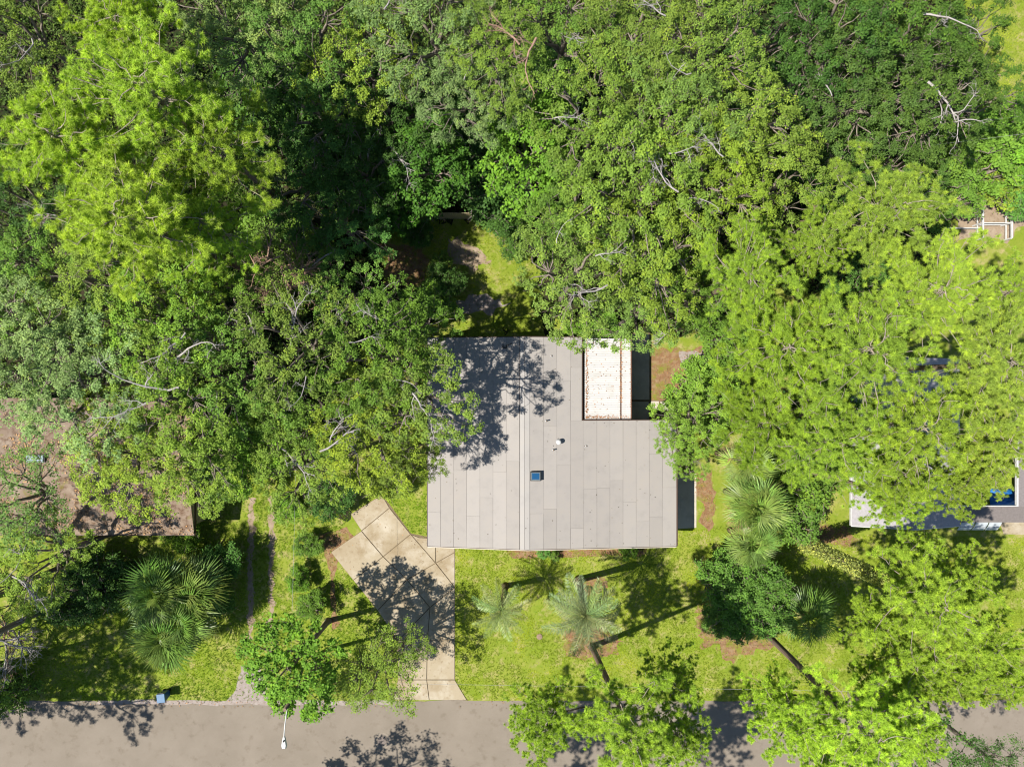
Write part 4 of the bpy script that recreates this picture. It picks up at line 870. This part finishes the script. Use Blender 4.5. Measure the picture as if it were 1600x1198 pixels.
# grey dead bush
db = empty("dead_bush", G3(40, 985, 0)); tag(db, "grey leafless bush with fine tangled twigs at the photo edge", "bush")
for k in range(16):
    a = k * 2.4; r_ = random.Random(k)
    obj("twig", DEAD[k % 4] if k % 3 else DEADB[k % 2], db, (r_.uniform(-.5, .5), r_.uniform(-.5, .5), 1.2 + r_.uniform(0, 1.6)), (0, -.25, a), (r_.uniform(.8, 1.15),) * 3)
dt = empty("dead_tree", G3(530, 477, 0)); tag(dt, "leafless tree with reddish brown twigs beside the sandy clearing", "tree")
zt = 8.6; X, Y = G(455, 432, zt); ox, oy = X - dt.location.x, Y - dt.location.y
V, F = tube_np([(0, 0, 0), (ox * .3, oy * .3, 3.5), (ox * .8, oy * .8, 6.6), (ox, oy, 8.0)], [.17, .14, .1, .06], 8); obj("trunk", mesh_np("trunk", V, F, M['bark'], smooth=True), dt)
for k in range(15):
    r_ = random.Random(200 + k); obj("twig", DEADB[k % 2], dt, (ox + r_.uniform(-1.7, 1.7), oy + r_.uniform(-1.2, 1.2), zt + r_.uniform(-.6, 1.1)), (r_.uniform(-.4, .4), -.2, k * 2.4), (r_.uniform(.6, 1.0),) * 3)
tb = empty("dead_bush", G3(752, 325, 0)); tag(tb, "bare twiggy bush in front of the board fence", "bush")
for k in range(7):
    r_ = random.Random(50 + k); obj("twig", DEAD[k % 4], tb, (r_.uniform(-.4, .4), r_.uniform(-.4, .4), 1.3 + r_.uniform(0, .8)), (0, -.3, k * 0.95), (.62,) * 3)

# ferns and seedlings covering the forest floor
def undergrowth(n=9000, lf=9, seed=21):
    r = np.random.default_rng(seed); W = [G(*p) for p in [(-60, -60), (1490, -60), (1520, 120), (1480, 300), (1460, 430), (1180, 470), (1090, 515), (850, 505), (835, 330), (600, 340), (590, 460), (640, 505), (600, 560), (550, 640), (480, 740), (330, 640), (-60, 640)]]
    xs = [p[0] for p in W]; ys = [p[1] for p in W]; X = r.uniform(min(xs), max(xs), n * 2); Y = r.uniform(min(ys), max(ys), n * 2); k = pip(W, X, Y); P = np.stack([X[k], Y[k], r.uniform(.1, .7, k.sum())], 1)
    m = len(P); Q = np.repeat(P, lf, 0) + r.normal(size=(m * lf, 3)) * np.array([.22, .22, .1]); nr = unit(np.array([0, 0, 1.]) + r.normal(size=(m * lf, 3)) * .4); sz = r.uniform(.6, 1.3, m * lf)
    V, F = leaf_quads(Q, r.normal(size=(m * lf, 3)), nr, .26 * sz, .13 * sz)
    o = obj("undergrowth", mesh_np("undergrowth", V, F, M['leaf'], np.repeat(r.random(m), lf) * .6 + r.random(m * lf) * .4), color=(.075, .125, .022)); tag(o, "low ferns and seedlings covering the forest floor", "undergrowth", None, "stuff")
# ------------------------------------------------------------------ palms
def fan_frond(seed, mat, seg=22, Rb=1.2, pet=.85):
    r = np.random.default_rng(seed); V = []; F = []; tone = []
    t = np.linspace(0, 1, 6); P = np.stack([pet * t, 0 * t, .10 * np.sin(t * 2)], 1); tv, tf = tube_np(P, np.linspace(.03, .018, 6), 4)
    # rachis end; blade of narrow folded segments in two joined triangles each
    end = P[-1]; off = 0; V = []; F = []
    for k in range(seg):
        a = (k / (seg - 1) - .5) * 3.3 + r.normal() * .06; ln = Rb * (1.0 - .22 * abs(k / (seg - 1) - .5) * 2) * r.uniform(.88, 1.08)
        d = np.array([math.cos(a), math.sin(a), 0.0]); s = np.array([-d[1], d[0], 0]); wd = .032
        m = end + d * ln * .5 + [0, 0, .04 + .13 * abs(a)]; tip = end + d * ln * r.uniform(.94, 1.0) + [0, 0, -.30 * ln + .12 * abs(a) + r.normal() * .07]
        V += [end, m - s * wd, tip, m + s * wd + [0, 0, -.02]]; F.append((off, off + 1, off + 2, off + 3)); off += 4; tone.append(r.uniform(.15, .85))
    V = np.concatenate([np.array(V), tv]); F = np.concatenate([np.array(F), tf + off]); tone += [.9] * len(tf)
    return mesh_np("frond", V, F, mat, tone)
FAN = [fan_frond(i, M['palm']) for i in range(4)]
def feather_frond(seed, mat, L=2.5, n=36):
    r = np.random.default_rng(seed); t = np.linspace(0, 1, 12); P = np.stack([L * t * (1 - .12 * t), 0 * t, L * (.42 * t - .75 * t * t)], 1); parts = tube_np(P, np.linspace(.032, .008, 12), 4)
    V = []; F = []; tone = []; off = 0
    for k in range(n):
        u = .12 + .86 * k / (n - 1); f = u * 11; j = min(10, int(f)); b = P[j] + (P[j + 1] - P[j]) * (f - j); tn = unit(P[j + 1] - P[j])
        for s in (-1, 1):
            ln = .55 * math.sin(math.pi * min(1, .22 + u * .74)) ** .7 * r.uniform(.85, 1.12); d = unit(tn * .75 + np.array([0, s, 0]) * .85 + np.array([0, 0,   .38 + r.normal() * .28]))
            w_ = np.cross(d, [0, 0, 1.]); w_ = unit(w_) * .017; m = b + d * ln * .45; tip = b + d * ln + [0, 0, -.16 * ln]
            V += [b, m - w_, tip, m + w_]; F.append((off, off + 1, off + 2, off + 3)); off += 4; tone.append(r.uniform(.2, .9))
    V = np.concatenate([np.array(V), parts[0]]); F = np.concatenate([np.array(F), parts[1] + off]); tone += [.8] * len(parts[1])
    return mesh_np("frond", V, F, mat, tone)
FEA = [feather_frond(i, M['palm']) for i in range(3)]
def palm(lib, px, py, z, n, sc, col, label, base=None, group=None, name="fan_palm", droop=.0, tr=.17, dead=3):
    x, y = G(px, py, z); b = (x, y) if base is None else G(*base); e = empty(name, (*b, 0)); tag(e, label, "palm", group)
    r = random.Random(int(px * 3 + py)); off = Vector((x - b[0], y - b[1], z))
    v = off.copy(); q = v.to_track_quat('Z', 'Y').to_euler()
    obj("trunk", lathe_mesh("trunk", [(tr * 1.5, 0), (tr * 1.05, .3), (tr * .95, v.length * .55), (tr * 1.25, v.length * .86), (tr * .7, v.length)], M['palmtrunk'], 12), e, (0, 0, 0), q)
    for k in range(n):
        u = k / n; pitch = math.radians(-68 + 105 * u + r.uniform(-9, 9)) + droop; a = k * 2.39996 + r.uniform(-.25, .25)
        s = sc * r.uniform(.88, 1.1) * (.8 + .2 * min(1, u * 3)); c = tuple(w_ * r.uniform(.85, 1.15) for w_ in col)
        if k >= n - dead: c = (.20, .13, .06)
        obj("frond", lib[k % len(lib)], e, tuple(off), (r.uniform(-.75, .75) if name == 'fan_palm' else r.uniform(-.3, .3), pitch, a), (s,) * 3, c)
    return e
CF = (.175, .265, .055); CFD = (.125, .215, .038); CB = (.195, .25, .115)
palm(FAN, 252, 922, 3.6, 38, 1.40, CFD, "fan palm with upright fronds in the clump, its uphill half", group="fan palms")
palm(FAN, 302, 925, 3.4, 38, 1.38, (.15, .225, .042), "fan palm in the clump on the side toward the dirt tracks", group="fan palms")
palm(FAN, 262, 990, 3.4, 38, 1.36, CFD, "fan palm lowest in the clump, above the blue bin", group="fan palms")
palm(FAN, 292, 965, 3.6, 30, 1.2, (.13, .21, .04), "small fan palm at the middle of the clump", group="fan palms")
palm(FAN, 1165, 722, 6.0, 24, 1.05, CF, "fan palm uppermost in the group beside the east eave", group="fan palms")
palm(FAN, 1180, 790, 6.0, 34, 1.25, CF, "largest fan palm in the group beside the east eave", group="fan palms")
palm(FAN, 1175, 850, 4.5, 24, 1.05, CF, "fan palm lowest in the group beside the east eave", group="fan palms")
palm(FAN, 1262, 962, 3.6, 26, 1.15, CFD, "shaded fan palm beside the dark green bushes", group="fan palms")
palm(FEA, 915, 960, 7.4, 34, 1.12, CB, "large blue-green feather palm on the front lawn", (905, 905), "feather palms", "feather_palm", .1, .24, 0)
palm(FEA, 784, 953, 4.6, 26, .88, (.185, .25, .085), "small feather palm on the front lawn near the driveway", (790, 915), "feather palms", "feather_palm", .1, .2, 0)

# ------------------------------------------------------------------ grass
def pip(poly, X, Y):
    ins = np.zeros(len(X), bool); n = len(poly); j = n - 1
    for i in range(n):
        xi, yi = poly[i]; xj, yj = poly[j]
        c = ((yi > Y) != (yj > Y)) & (X < (xj - xi) * (Y - yi) / (yj - yi + 1e-12) + xi); ins ^= c; j = i
    return ins
def grass(label, polys, holes, dens, col, seed, L=.11):
    r = np.random.default_rng(seed); P = []
    for po in polys:
        w_ = [G(*p) for p in po]; xs = [p[0] for p in w_]; ys = [p[1] for p in w_]; n = int((max(xs) - min(xs)) * (max(ys) - min(ys)) * dens)
        X = r.uniform(min(xs), max(xs), n); Y = r.uniform(min(ys), max(ys), n); k = pip(w_, X, Y)
        for h in holes: k &= ~(pip([G(*p) for p in h], X, Y) & (r.random(n) > .25))
        wear = np.array([mnoise.fractal(Vector((x * .33 + 40, y * .33, 6.0)), .9, 2, 4) for x, y in zip(X, Y)]); k &= r.random(n) < np.clip(.95 - wear * 1.1, .25, 1)
        P.append(np.stack([X[k], Y[k]], 1))
    P = np.concatenate(P); n = len(P); nb = 4
    nz = np.array([mnoise.fractal(Vector((x * .45, y * .45, 2.0)), .9, 2, 4) for x, y in P]); patchy = np.clip(.45 + nz * .8, 0, 1)
    B = np.repeat(P, nb, 0) + r.normal(size=(n * nb, 2)) * .02; a = r.uniform(0, 6.28, n * nb); sp = r.uniform(.35, 1.0, n * nb); ln = L * r.uniform(.5, 1.3, n * nb)
    d = np.stack([np.cos(a) * sp, np.sin(a) * sp, np.sqrt(1.05 - sp ** 2)], 1); b3 = np.concatenate([B, np.full((len(B), 1), .004)], 1); sd = np.stack([-np.sin(a), np.cos(a), 0 * a], 1) * .016
    V = np.stack([b3 - sd, b3 + sd, b3 + d * ln[:, None]], 1).reshape(-1, 3); tone = np.clip(np.repeat(patchy, nb) * .6 + r.random(n * nb) * .4, 0, 1)
    o = obj("grass", mesh_np("grass", V, np.arange(len(V)).reshape(-1, 3), M['grass'], tone), color=col); tag(o, label, "grass", None, "stuff")
undergrowth()
DRV = [(597, 772), (548, 803), (565, 829), (517, 862), (552, 906), (590, 953), (622, 1000), (622, 1061), (614, 1096), (730, 1096), (711, 1061), (711, 835), (668, 838), (642, 833)]
T1 = [(387, 778), (399, 778), (397, 900), (396, 1000), (386, 1000), (386, 900)]; T2 = [(419, 778), (429, 778), (429, 900), (428, 1000), (419, 1000), (419, 900)]
AP = [(376, 1040), (402, 1036), (412, 1060), (425, 1098), (352, 1098), (368, 1076)]
MB = [[(790, 858), (1010, 856), (1000, 866), (880, 870), (800, 872)], [(880, 985), (930, 975), (975, 1000), (955, 1022), (905, 1030), (880, 1010)], [(888, 905), (935, 900), (950, 918), (915, 930)], [(1085, 950), (1200, 960), (1210, 1010), (1150, 1030), (1090, 1000)], [(1084, 740), (1110, 735), (1120, 790), (1108, 830), (1094, 815), (1100, 780), (1086, 770)], [(1240, 820), (1330, 822), (1330, 850), (1270, 850)], [(1020, 740), (1088, 740), (1088, 826), (1020, 828)]]
MLEFT = [(500, 835), (540, 825), (555, 840), (530, 862), (522, 900), (530, 975), (520, 985), (515, 900), (507, 862)]
grass("short front lawn grass between driveway, house and road", [[(711, 855), (1060, 845), (1062, 826), (1100, 826), (1240, 800), (1330, 815), (1330, 835), (1602, 840), (1602, 1093), (728, 1093), (711, 1062)]], MB, 95, (.272, .362, .028), 3)
grass("grass around the dirt tracks and fan palm clump", [[(60, 842), (300, 842), (330, 742), (385, 742), (500, 742), (548, 800), (517, 862), (552, 906), (622, 1000), (620, 1094), (-5, 1094), (-5, 1000)]], [DRV, T1, T2, AP, MLEFT], 85, (.190, .300, .020), 4, .13)
grass("bright grass wedge between driveway and house", [[(575, 740), (672, 740), (672, 842), (642, 832), (605, 780), (600, 770)]], [DRV], 100, (.19, .32, .018), 5, .12)
grass("patchy grass in the back clearing", [[(595, 350), (800, 330), (840, 420), (850, 525), (700, 528), (690, 450), (600, 440)]], [[(594, 378), (650, 385), (668, 405), (655, 440), (640, 455), (612, 448)], [(700, 372), (745, 385), (770, 408), (745, 425), (712, 410)], [(712, 468), (760, 462), (800, 470), (775, 488), (720, 492)]], 55, (.22, .30, .022), 6, .12)
grass("open grass in the upper corner beyond the oaks", [[(1500, -5), (1605, -5), (1605, 240), (1540, 200), (1520, 80)]], [], 80, (.24, .32, .03), 7)
def on_ground(polys):
    W = [[G(*p) for p in po] for po in polys]
    def f(r):
        while True:
            po = W[r.integers(len(W))]; xs = [p[0] for p in po]; ys = [p[1] for p in po]; x = r.uniform(min(xs), max(xs)); y = r.uniform(min(ys), max(ys))
            if pip(po, np.array([x]), np.array([y]))[0]: return (x, y, .012)
    return f
o = litter("leaf_litter", 4000, on_ground(MB[:6] + [MLEFT, [(1014, 545), (1095, 540), (1110, 575), (1090, 625), (1040, 632), (1014, 625)], [(594, 378), (650, 385), (668, 405), (655, 440), (640, 455), (612, 448)]]), None, .09, (.20, .115, .055), 11, .01); tag(o, "brown fallen needles and leaves on mulch beds", "leaf litter")
o = litter("leaf_litter", 500, on_ground([[(100, 1094), (620, 1094), (620, 1104), (100, 1104)], [(712, 1092), (1600, 1092), (1600, 1106), (712, 1106)], DRV]), None, .09, (.24, .15, .08), 12, .052); tag(o, "scattered dry leaves along the road edge and driveway", "leaf litter")
